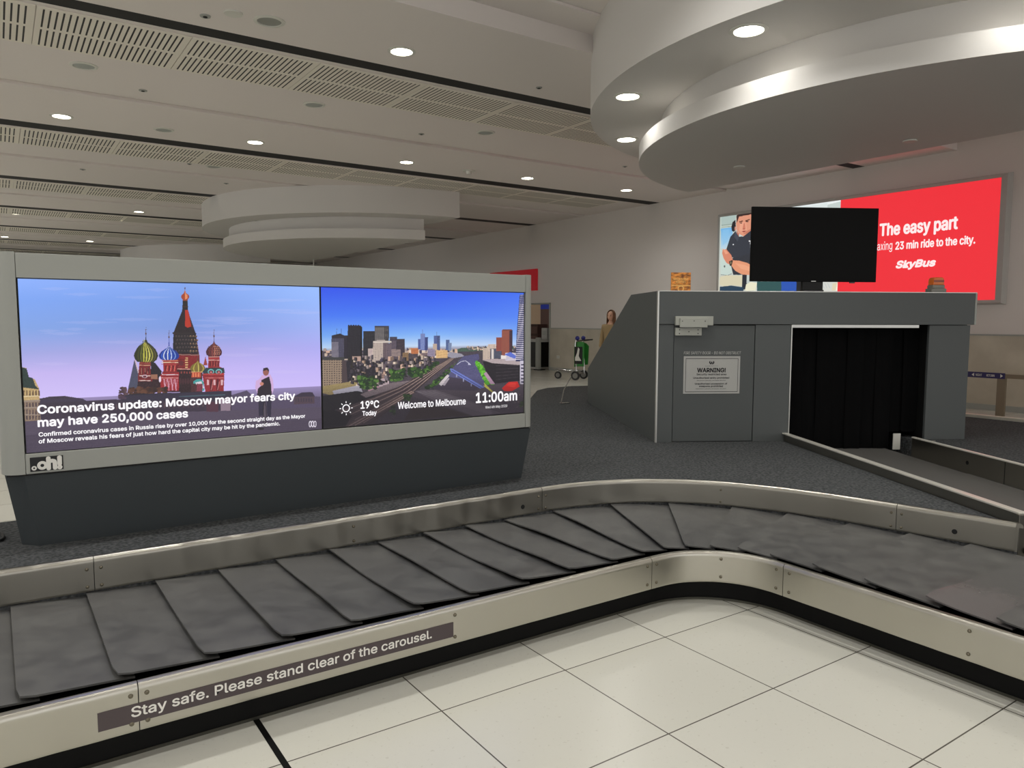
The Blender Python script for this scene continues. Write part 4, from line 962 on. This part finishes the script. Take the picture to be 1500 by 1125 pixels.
ktext('Unauthorised possession of', .350, .646, .519, .015, 'ink', .025); ktext('weapons prohibited', .388, .608, .497, .015, 'ink', .025)
ktext('Maximum penalty exceeds $5,000', .360, .636, .477, .008, 'ink'); ktext('Australian Government', .440, .560, .683, .006, 'ink')
mb = MB()
for sx_ in (-1,1):
    mb.add([(.5+sx_*q[0],-.0012,.715+q[1]) for q in ((.004,-.016),(.012,-.014),(.024,-.002),(.022,.012),(.012,.016),(.014,.004),(.006,-.004))],[tuple(range(7))])
mb.add([(.5+q[0],-.0012,.715+q[1]) for q in ((-.004,-.010),(.004,-.010),(.006,.006),(0,.012),(-.006,.006))],[tuple(range(5))])
mb.build('crest', 'ink', door, smooth=0)
lock = kb('magnetic_lock', 'offwhite_metal', (.150,.490,-.045,-.013,1.048,1.128)); kb('lock_cover', 'offwhite_metal', (.185,.432,-.062,-.046,1.030,1.110), parent=lock)
kb('armature_plate', 'offwhite_metal', (.155,.392,-.030,.003,.958,1.026), parent=lock)
mb = MB()
for x_, z_ in ((.205,1.085),(.31,1.087),(.41,1.085)): mb.cyl((x_,-.0622,z_),(x_,-.0632,z_),.0045,n=10)
for x_, z_ in ((.19,.975),(.19,1.008),(.358,.975),(.358,1.008),(.275,.992)): mb.cyl((x_,-.0302,z_),(x_,-.0312,z_),.005,n=10)
mb.build('lock_screw', 'ink', lock, smooth=0)

# ================================================================== feed conveyor from the housing down to the carousel
fc = thing('feed_conveyor', 'feed conveyor with steel side rails sloping from the curtains to the carousel', 'conveyor', (K0.x,K0.y,0), KA)
r1 = MB().box(1.19,1.205,-2.84,.1,.24,.485).build('side_rail', 'steel_guard', fc, smooth=0, bevel=.002)
MB().prism([(1.172,.484),(1.222,.484),(1.222,.496),(1.172,.496)], -2.86, .1, axis='y').build('rail_cap', 'steel_edge', r1, smooth=0, bevel=.003)
MB().box(1.172,1.222,-2.868,-2.842,.255,.484).build('rail_end', 'steel_guard', r1, smooth=0, bevel=.003)
r2 = MB().box(2.219,2.233,-4.9,-.3,.24,.485).build('side_rail', 'steel_guard', fc, smooth=0, bevel=.002)
MB().prism([(2.212,.484),(2.244,.484),(2.244,.496),(2.212,.496)], -4.9, -.3, axis='y').build('rail_cap', 'steel_edge', r2, smooth=0, bevel=.003)
for d in (-1.42,-2.6): MB().box(2.2165,2.2188,d-.0015,d+.0015,.30,.48).build('rail_joint', 'ink', r2, smooth=0)
MB().cyl((2.2185,-1.02,.40),(2.2165,-1.02,.40),.016,n=14).build('sensor_hole', 'slot_black', r2, smooth=0)
def belt(ya, yb, za, zb): return MB().prism([(ya,za),(yb,zb),(yb,zb-.02),(ya,za-.02)], 1.21, 2.214, axis='x').build('belt', 'belt', fc, smooth=0)
belt(1.2, -1.04, .335, .315); b2 = belt(-1.052, -2.86, .320, .302)
MB().cyl((1.21,-2.87,.29),(2.214,-2.87,.29),.016,n=12).build('end_roller', 'steel_dark', fc)
MB().box(1.205,2.219,-2.85,1.5,.1,.27).build('frame', 'plinth', fc, smooth=0)

# ================================================================== things on top of the housing
top = PZ+H+.003
def KW(s, d, z=top): p = KP(s, d); return (p[0], p[1], z)
tv = thing('television', 'black flat television on a short stand on top of the grey housing', 'television', KW(1.585,.35), KA)
MB().box(-.615,.615,-.012,.012,.105,.795).box(-.52,.52,.012,.045,.16,.7).build('casing', 'tv_black', tv, smooth=0, bevel=.003)
MB().box(-.605,.605,-.0135,-.0122,.118,.786).build('screen', 'black_gloss', tv, smooth=0).data.materials[0] = MATS['tv_black']
MB().box(-.10,.10,.0,.04,.03,.13).build('neck', 'black', tv, smooth=0, bevel=.003)
MB().box(-.33,.33,-.10,.14,.0,.012).box(-.10,.10,-.02,.06,.012,.03).build('foot', 'black_gloss', tv, smooth=0, bevel=.003)
MB().box(-.022,.022,-.0145,-.0125,.107,.113).build('emblem', 'alu_bright', tv, smooth=0)
MB().box(.36,.41,-.006,.006,.094,.105).build('remote_sensor', 'black_gloss', tv, smooth=0)
mat('amber', (196,96,24), .25, emit=(150,70,14), estr=.35); mat('amber_dark', (150,60,20), .3); mat('beacon_grey', (140,138,130), .5)
bc_ = thing('warning_beacon', 'small amber warning beacon on a grey base at the right of the housing top', 'beacon', KW(2.675,.15), KA)
MB().box(-.072,.072,-.05,.05,0,.04).box(-.058,.058,-.045,.045,.04,.072).build('base', 'beacon_grey', bc_, smooth=0, bevel=.006)
MB().prism([(-.054,.072),(.054,.072),(.050,.128),(.034,.142),(-.034,.142),(-.050,.128)], -.04, .04, axis='y').build('lens', 'amber', bc_, smooth=0, bevel=.006)
MB().prism([(-.050,.098),(.050,.098),(.050,.116),(-.050,.116)], -.042, -.0405, axis='y').build('lens_band', 'amber_dark', bc_, smooth=0)
m = mat('card_orange', (170,84,32), .5); noise_mat(m, 22, lin((120,66,30)), lin((255,165,66)), stretch=(1,1,2.4), detail=3); bsdf(m).inputs['Emission Strength'].default_value = 0
lf = thing('notice_card', 'small orange and brown airport card standing at the left of the housing top', 'card', KW(.248,.15,top+.004), KA)
MB().box(-.091,.091,-.004,.004,0,.165).build('card', 'card_orange', lf, smooth=0)
MB().box(-.09,.09,.004,.05,0,.006).build('foot', 'white_plastic', lf, smooth=0)
mat('card_yellow', (250,196,110), .5)
text('lettering', 'MELBOURNE', (-.068,-.0045,.098), (1,0,0), (0,0,1), .136, .018, 'card_yellow', lf, bold=.03); text('lettering', 'AIRPORT', (-.048,-.0045,.072), (1,0,0), (0,0,1), .092, .018, 'card_yellow', lf, bold=.03)
mb = MB(); ringmb(mb, 0, .02, .030, .020, -.0048); mb.add([(-.085,-.0048,.044),(.085,-.0048,.044),(.085,-.0048,.052),(-.085,-.0048,.052)],[(0,1,2,3)]); mb.build('printed_ring', 'card_yellow', lf, smooth=0)

# ================================================================== bus advertisement on the wall
bb = thing('billboard', 'wide backlit red bus advertisement in a grey frame on the wall', 'billboard', (WX,8.8,1.8))
BXF = 13.88; by0, by1, bz0, bz1 = 5.77, 11.86, 1.80, 3.985
fw = .13; L_ = lambda mb: setattr(mb, 'v', [(p[0]-WX,p[1]-8.8,p[2]-1.8) for p in mb.v]) or mb
mat('frame_grey', (186,184,180), .45)
mb = MB()
def bar(ya,yb,za,zb,side):
    # mitred, chamfered frame bar; outer rectangle recedes to the wall
    pass
o_ = [(by0,bz0),(by1,bz0),(by1,bz1),(by0,bz1)]; i_ = [(by0+fw,bz0+.08),(by1-.05,bz0+.08),(by1-.05,bz1-.08),(by0+fw,bz1-.08)]
m_ = [(by0+.03,bz0+.03),(by1-.02,bz0+.03),(by1-.02,bz1-.03),(by0+.03,bz1-.03)]
names = []
for k in range(4):
    j = (k+1)%4; mb = MB()
    vs = [(WX-.002,*o_[k]),(WX-.002,*o_[j]),(BXF-.02,*m_[k]),(BXF-.02,*m_[j]),(BXF,*i_[k]),(BXF,*i_[j]),(WX-.002,*i_[k]),(WX-.002,*i_[j])]
    mb.add(vs, [(0,1,3,2),(2,3,5,4),(4,5,7,6),(6,7,1,0),(0,2,4,6),(1,7,5,3)])
    L_(mb).build('frame_bar', 'frame_grey', bb, smooth=0)
PX = BXF+.02; ysp = 8.80
L_(MB().box(PX, PX+.05, by0+fw, ysp, bz0+.08, bz1-.08)).build('red_panel', 'lightbox_red', bb, smooth=0)
cv = Canvas((PX, by1-.05, bz0+.08), (0,-1,0), by1-.05-ysp, bz1-bz0-.16, 420, 290); paint_traveller(cv)
o = cv.build('photo_panel', bb); o.location = (-WX,-8.8,-1.8); o['label'] = 'photograph of a traveller in a dark shirt'
def btext(body, p0, p1, cap, bold=.03, shear=0., sp=1.0):
    a, b = pick(*p0,(PX,0,0),(1,0,0)), pick(*p1,(PX,0,0),(1,0,0))
    return text('lettering', body, (PX-.002-WX, a.y-8.8, a.z-1.8), (0,-1,0), (0,0,1), a.y-b.y, cap, 'lightbox_white', bb, bold=bold, shear=shear, out=.002, spacing=sp)
btext('The easy part', (1289,345.5), (1402,338), .215, .045)
btext('axing', (1285,367), (1307,365.5), .155, .005); btext('23 min ride to the city.', (1312,365.5), (1428,359), .135, .04)
btext('SkyBus', (1313,392.5), (1370,389.5), .12, .06, .25)

# ================================================================== things by the wall and in the doorway
mat('sign_red', (168,24,34), .5, emit=(150,18,30), estr=.35)
y_ = lambda px, X: pick(px,470,(X,0,0),(1,0,0)).y
rs = thing('red_sign', 'dark red sign panel on the wall behind the right end of the display', 'sign', (WX,20.3,2.8))
L2 = lambda mb, o: setattr(mb, 'v', [(p[0]-o[0],p[1]-o[1],p[2]-o[2]) for p in mb.v]) or mb
L2(MB().box(WX-.07,WX-.002,19.03,21.7,2.46,3.13),(WX,20.3,2.8)).build('panel', 'sign_red', rs, smooth=0, bevel=.004)
so = thing('wall_socket', 'small white double socket on the stone wall left of the trolley', 'socket', (WX-.03,17.95,.42))
MB().box(0,.009,-.07,.07,-.04,.05).build('plate', 'white_plastic', so, smooth=0, bevel=.003); MB().box(-.006,0,-.05,-.02,-.01,.02).box(-.006,0,.02,.05,-.01,.02).build('switch', 'sign_white', so, smooth=0)
mat('brown_cupboard', (96,66,58), .5); mat('brown_dark', (66,40,34), .6); mat('blue_sign', (24,44,130), .4, emit=(20,36,120), estr=.4)
# cupboard, blue sign and counter seen through the doorway
cb = thing('cupboard', 'tall brown cupboard standing in the room behind the doorway', 'cupboard', (16.2,20.9,0))
MB().box(-.3,.3,-.75,.55,0,2.12).build('carcass', 'brown_cupboard', cb, smooth=0, bevel=.005); MB().box(-.32,-.301,-.72,-.21,.05,2.08).build('door', 'brown_cupboard', cb, smooth=0, bevel=.003); MB().box(-.32,-.301,-.19,.52,.05,2.08).build('door', 'brown_cupboard', cb, smooth=0, bevel=.003)
tag(MB().box(15.2,15.24,19.5,20.5,1.91,2.06).box(15.21,15.23,19.8,19.82,2.06,3.0).box(15.21,15.23,20.3,20.32,2.06,3.0).build('blue_sign', 'blue_sign', smooth=0), 'blue sign hanging just inside the doorway', 'sign')
sh = thing('shelf_unit', 'low dark brown slatted shelf unit behind the counter in the doorway', 'shelf unit', (15.4,21.25,0))
MB().box(-.2,.2,-.6,.6,0,1.4).build('carcass', 'brown_dark', sh, smooth=0)
for k in range(4): MB().box(-.22,-.201,-.58,.58,.12+k*.32,.36+k*.32).build('shelf_front', 'brown_cupboard', sh, smooth=0)
ct = thing('security_counter', 'pale-topped counter with black front and grey post in the doorway', 'counter', (14.0,18.62,0))
MB().box(-.3,.3,-.05,1.3,.86,.93).build('counter_top', 'sign_white', ct, smooth=0, bevel=.005)
MB().box(-.25,.25,.1,1.25,.08,.86).build('front', 'black_gloss', ct, smooth=0)
MB().box(-.34,-.24,-.10,.06,0,1.0).build('post', 'alu', ct, smooth=0, bevel=.01); MB().box(-.36,-.12,-.16,.12,0,.03).build('foot_plate', 'black', ct, smooth=0)
MB().box(-.32,.3,.1,1.25,.03,.08).build('kick_rail', 'alu_bright', ct, smooth=0)
nb = thing('notice_box', 'small white notice box standing on the counter in the doorway', 'notice box', (14.12,18.80,.931))
MB().box(-.05,.05,-.16,.12,0,.36).build('box', 'sign_white', nb, smooth=0, bevel=.004); MB().box(-.053,-.051,-.11,.07,.14,.28).build('printed_text', 'alu', nb, smooth=0)

tag(MB().tube(rpath([(-.75,4.30,PZ+.008),(-.3,4.42,PZ+.008),(-.04,4.36,PZ+.008),(-.05,4.58,PZ+.008),(-.2,4.66,PZ+.008),(-.6,4.52,PZ+.008)],8), .007, n=8).build('cable', 'black'), 'loose black cable on the carpet at the left end of the display base', 'cable')
downlight((15.6,20.4), 3.0-.001, True, 'unseen downlight added to light the small room behind the doorway', None, .5)  # no lamp shows here; added so the beige room is lit
# luggage trolley ---------------------------------------------------------------
mat('trolley_green', (38,124,44), .45); mat('blue_ball', (34,36,120), .4); mat('tyre', (34,34,36), .6); mat('hub_grey', (130,128,122), .4)
tp = pick(849,556,(0,0,0),(0,0,1))
tr = thing('luggage_trolley', 'green-panelled silver luggage trolley parked by the stone wall', 'luggage trolley', (tp.x,tp.y,0), R(116))
def wheel(x, y, r):
    w_ = MB().cyl((x,y-.02,r),(x,y+.02,r),r,n=22).build('wheel', 'tyre', tr); MB().cyl((x,y-.024,r),(x,y+.024,r),r*.62,n=18).build('hub', 'hub_grey', w_)
wheel(0,.26,.115); wheel(0,-.26,.115); wheel(.62,.0,.095)
mb = MB()
for s_ in (-1,1):
    mb.tube(rpath([(-.02,s_*.24,.16),(.3,s_*.22,.19),(.62,s_*.12,.24),(.74,s_*.04,.26)],5), .013)
    mb.tube(rpath([(-.02,s_*.24,.13),(-.01,s_*.25,.5),(.02,s_*.25,.85),(0,s_*.24,1.02)],5), .015)
    mb.tube([(.0,s_*.24,.2),(.28,s_*.2,.24),(.5,s_*.1,.2)], .008)
for x_ in (.1,.25,.4,.55): mb.tube([(x_,-.22+.1*x_,.18+.07*x_),(x_,.22-.1*x_,.18+.07*x_)], .008)
mb.tube([(-.02,-.24,.16),(-.02,.24,.16)], .012); mb.tube([(.62,0,.24),(.62,0,.10)], .012); mb.tube([(.74,-.04,.26),(.74,.04,.26)], .013)
mb.build('frame', 'chrome', tr)
MB().prism([(-.24,.34),(.24,.34),(.25,.9),(.2,.98),(-.2,.98),(-.25,.9)], .02, .05, axis='x').build('side_panel', 'trolley_green', tr, smooth=0, bevel=.008)
MB().prism([(-.12,.38),(.16,.34),(.18,.86),(.12,.96),(-.06,.94),(-.14,.86)], -.27, -.24, axis='y').build('side_panel', 'trolley_green', tr, smooth=0, bevel=.008)
MB().prism([(-.24,.36),(-.05,.36),(-.05,.98),(-.24,.98)], .255, .28, axis='y').build('side_panel', 'trolley_green', tr, smooth=0, bevel=.008)
ap = MB().prism([(-.20,.42),(.02,.42),(.02,.86),(-.20,.86)], .281, .284, axis='y').build('poster', 'black', tr, smooth=0)
MB().prism([(-.17,.5),(-.1,.62),(-.12,.8),(-.08,.84),(-.05,.7),(.0,.58),(0,.5)], .285, .287, axis='y').build('printed_figure', 'white_plastic', ap, smooth=0)
for s_ in (-1,1): MB().ball((0 if s_>0 else -.02,s_*.16,1.07),.058).build('grip_knob', 'blue_ball', tr, smooth=60)
MB().tube([(-.02,-.2,1.0),(-.24,-.2,1.03)], .014).tube([(-.02,.2,1.0),(-.24,.2,1.03)], .014).tube([(-.24,-.24,1.03),(-.24,.24,1.03)], .018).build('handle_bar', 'black', tr)
tag(MB().tube([(6.105,7.765,PZ+.012),(6.2,7.83,PZ+.17),(6.335,7.85,PZ+.34)], .0065, n=8).box(6.06,6.20,7.70,7.76,PZ,PZ+.012).build('bent_rod', 'chrome'), 'thin leaning metal rod with a flat foot standing on the carpet', 'metal rod')

# exit and return sign rail and the second carousel beyond the carpet --------------
mat('sign_navy', (44,38,92), .5); mat('rail_brown', (134,122,104), .5, .3); mat('second_steel', (225,220,205), .4, .15)
r_ = thing('barrier_rail', 'low metal barrier with navy arrow sign before the stone wall', 'barrier', (12.9,5.6,0))
zr = .67
ya, yb = y_(1425,12.9), y_(1478,12.9)
MB().box(-.02,.02,-6,ya+.6-5.6,zr-.035,zr+.03).build('top_rail', 'rail_brown', r_, smooth=0)
MB().box(-.025,.025,yb-5.6-.01,yb-5.6+.11,0,zr).build('post', 'rail_brown', r_, smooth=0); MB().box(-.025,.025,yb-5.6-3.02,yb-5.6-2.9,0,zr).build('post', 'rail_brown', r_, smooth=0)
sp_ = MB().box(-.034,-.021,yb-5.6,ya-5.6+.02,zr-.045,zr+.045).build('arrow_sign', 'sign_navy', r_, smooth=0)
sw = ya-yb
text('lettering', 'NIGHT', (-.0345,ya-5.6-sw*.20,zr-.018), (0,-1,0), (0,0,1), sw*.17, .034, 'notice_white', sp_, bold=.02); text('lettering', 'RETURN', (-.0345,ya-5.6-sw*.50,zr-.018), (0,-1,0), (0,0,1), sw*.22, .034, 'notice_white', sp_, bold=.02)
mb = MB(); e0, e1 = ya-5.6-sw*.08, ya-5.6-sw*.95
mb.add([(-.0355,e0,zr),(-.0355,e0-sw*.07,zr+.028),(-.0355,e0-sw*.07,zr-.028),(-.0355,e1,zr),(-.0355,e1+sw*.07,zr+.028),(-.0355,e1+sw*.07,zr-.028)],[(0,1,2),(3,4,5)]); mb.build('arrow', 'notice_white', sp_, smooth=0)
c2 = thing('baggage_carousel', 'distant stainless baggage carousel along the stone wall at far right', 'baggage carousel', (9.15,3,0))
MB().box(0,.08,-6,3.6,.30,.455).build('guard_panel', 'second_steel', c2, smooth=0, bevel=.01)
MB().box(.08,1.05,-6,3.6,.1,.285).build('deck', 'rubber_plate', c2, smooth=0)
MB().box(1.05,1.12,-6,3.6,.10,.31).build('fascia_panel', 'second_steel', c2, smooth=0, bevel=.01); MB().box(1.0,1.05,-6,3.6,0,.1).build('plinth', 'plinth', c2, smooth=0)

# ================================================================== the woman beyond the housing
mat('skin', (206,162,136), .55); mat('hair', (112,78,48), .6); mat('coat_tan', (150,128,92), .8); mat('trouser_dark', (40,40,48), .8); mat('lip', (150,80,72), .5); mat('top_dark', (34,30,32), .8)
def skin(name, nodes, edges, m, parent, sub=2):
    me = bpy.data.meshes.new(name); me.from_pydata([n[:3] for n in nodes], edges, []); me.materials.append(MATS[m])
    o = bpy.data.objects.new(name, me); C.objects.link(o); o.parent = parent
    md = o.modifiers.new('skin', 'SKIN'); md.use_smooth_shade = True
    for i, n in enumerate(nodes):
        r = n[3] if isinstance(n[3], tuple) else (n[3], n[3]); me.skin_vertices[0].data[i].radius = r
    me.skin_vertices[0].data[0].use_root = True
    s = o.modifiers.new('sub', 'SUBSURF'); s.levels = s.render_levels = sub
    return o
wp = (10.93,12.19)
wo = thing('person', 'woman with long light brown hair and tan coat standing behind the housing', 'person', (wp[0],wp[1],0), R(-68))
# faces -y; z up
nd = [(0,0,.92,(.15,.11)),(0,.01,1.08,(.125,.09)),(0,.01,1.25,(.15,.10)),(0,.01,1.38,(.13,.085)),(0,.0,1.47,.052),(0,-.012,1.56,.05),
      (.15,.01,1.39,.055),(.20,.02,1.15,.043),(.20,-.06,.92,.034),(.20,-.09,.84,.03),(-.15,.01,1.39,.055),(-.20,.02,1.15,.043),(-.20,-.06,.92,.034),(-.20,-.09,.84,.03),
      (.085,0,.80,(.085,.09)),(.09,-.01,.48,.06),(.09,.02,.10,.04),(.09,-.06,.045,.035),(.09,-.15,.03,.028),(-.085,0,.80,(.085,.09)),(-.09,-.01,.48,.06),(-.09,.02,.10,.04),(-.09,-.06,.045,.035),(-.09,-.15,.03,.028)]
ed = [(0,1),(1,2),(2,3),(3,4),(4,5),(3,6),(6,7),(7,8),(8,9),(3,10),(10,11),(11,12),(12,13),(0,14),(14,15),(15,16),(16,17),(17,18),(0,19),(19,20),(20,21),(21,22),(22,23)]
skin('body', nd, ed, 'skin', wo)
# head as one shaped mesh with brow, nose, lips and chin
def head_mesh():
    vs, fs = [], []; nu, nv = 32, 24
    for j in range(nv+1):
        t = j/nv; ph = math.pi*t; z = -math.cos(ph); rr = math.sin(ph)
        for i in range(nu):
            a = 2*math.pi*i/nu; x = math.sin(a)*rr; y = -math.cos(a)*rr
            wx = .072*(1-.22*max(0,-z)); d = .092
            X, Y, Z_ = x*wx, y*d, z*.112
            if y < 0:
                fr = max(0,-y)
                n_ = math.exp(-(x/.16)**2)
                Y -= .020*n_*math.exp(-((z+.12)/.13)**2)*fr + .008*n_*math.exp(-((z+.55)/.08)**2)*fr + .008*n_*math.exp(-((z+.80)/.10)**2)
                Y += .008*(math.exp(-((abs(x)-.38)/.14)**2)*math.exp(-((z-.08)/.10)**2))*fr
            vs.append((X,Y-.01,1.61+Z_))
    for j in range(nv):
        for i in range(nu): fs.append((j*nu+i, j*nu+(i+1)%nu, (j+1)*nu+(i+1)%nu, (j+1)*nu+i))
    return MB().add(vs, fs)
hd = head_mesh(); 
for s_ in (-1,1): hd.ball((s_*.072,0,1.605),.024,sc=(.35,.7,1.2))
ho = hd.build('head', 'skin', wo, smooth=80)
mb = MB()
for s_ in (-1,1): mb.ball((s_*.029,-.088,1.618),.0095,sc=(1.3,.6,.7))
mb.build('eyes', 'top_dark', ho, smooth=80)
mb = MB()
for s_ in (-1,1): mb.tube([(s_*.014,-.096,1.636),(s_*.03,-.094,1.642),(s_*.045,-.084,1.636)],.003,n=6)
mb.build('eyebrows', 'hair', ho, smooth=80); MB().ball((0,-.098,1.548),.013,sc=(1.6,.5,.5)).build('lips', 'lip', ho, smooth=80)
# long hair: a shell open at the face
vs, fs = [], []; nu, nv = 30, 16
for j in range(nv+1):
    t = j/nv
    for i in range(nu+1):
        a = R(60)+R(240)*i/nu     # leaves the face open (face at angle 0)
        if t < .45: ph = math.pi/2*(1-t/.45); z = 1.63+.118*math.sin(ph); rr = math.cos(ph)
        else: z = 1.63-.30*(t-.45)/.55; rr = 1+.10*(t-.45)
        x = math.sin(a)*.088*rr; y = -math.cos(a)*.102*rr+.004
        vs.append((x+.003*math.sin(i*2.1+j), y, z))
for j in range(nv):
    for i in range(nu): fs.append((j*(nu+1)+i, j*(nu+1)+i+1, (j+1)*(nu+1)+i+1, (j+1)*(nu+1)+i))
hr = MB().add(vs, fs).build('hair', 'hair', wo, smooth=80); sd = hr.modifiers.new('solid', 'SOLIDIFY'); sd.thickness = .014; sd.offset = 0
ctn = [(0,0,.86,(.20,.15)),(0,.01,1.08,(.165,.13)),(0,.015,1.25,(.18,.135)),(0,.015,1.37,(.16,.11)),(0,.01,1.44,(.075,.07)),
       (.165,.01,1.385,.075),(.215,.02,1.15,.062),(.215,-.05,.93,.05),(-.165,.01,1.385,.075),(-.215,.02,1.15,.062),(-.215,-.05,.93,.05),(0,0,.70,(.21,.16))]
skin('coat', ctn, [(0,1),(1,2),(2,3),(3,4),(3,5),(5,6),(6,7),(3,8),(8,9),(9,10),(0,11)], 'coat_tan', wo)
skin('trousers', [(0,0,.88,(.15,.12)),(.09,0,.74,.10),(.095,-.01,.46,.078),(.095,.02,.12,.068),(-.09,0,.74,.10),(-.095,-.01,.46,.078),(-.095,.02,.12,.068)], [(0,1),(1,2),(2,3),(0,4),(4,5),(5,6)], 'trouser_dark', wo)
for s_ in (-1,1):
    mb = MB()
    for k, (dx, l) in enumerate(((-.024,.062),(-.008,.072),(.008,.068),(.022,.052))): mb.tube([(s_*.20+dx,-.095,.80),(s_*.20+dx*1.1,-.10,.80-l*.5),(s_*.20+dx*1.1,-.088,.80-l)], [.0085,.008,.006], n=8)
    mb.tube([(s_*.20-s_*.026,-.10,.835),(s_*.20-s_*.042,-.12,.80),(s_*.20-s_*.042,-.125,.775)], [.010,.009,.007], n=8); mb.ball((s_*.20,-.093,.82),.04,sc=(.9,.45,1.0))
    mb.build('hand', 'skin', wo, smooth=80)
    MB().ball((s_*.092,-.05,.045),.09,sc=(.5,1.25,.48)).build('shoe', 'black', wo, smooth=80)
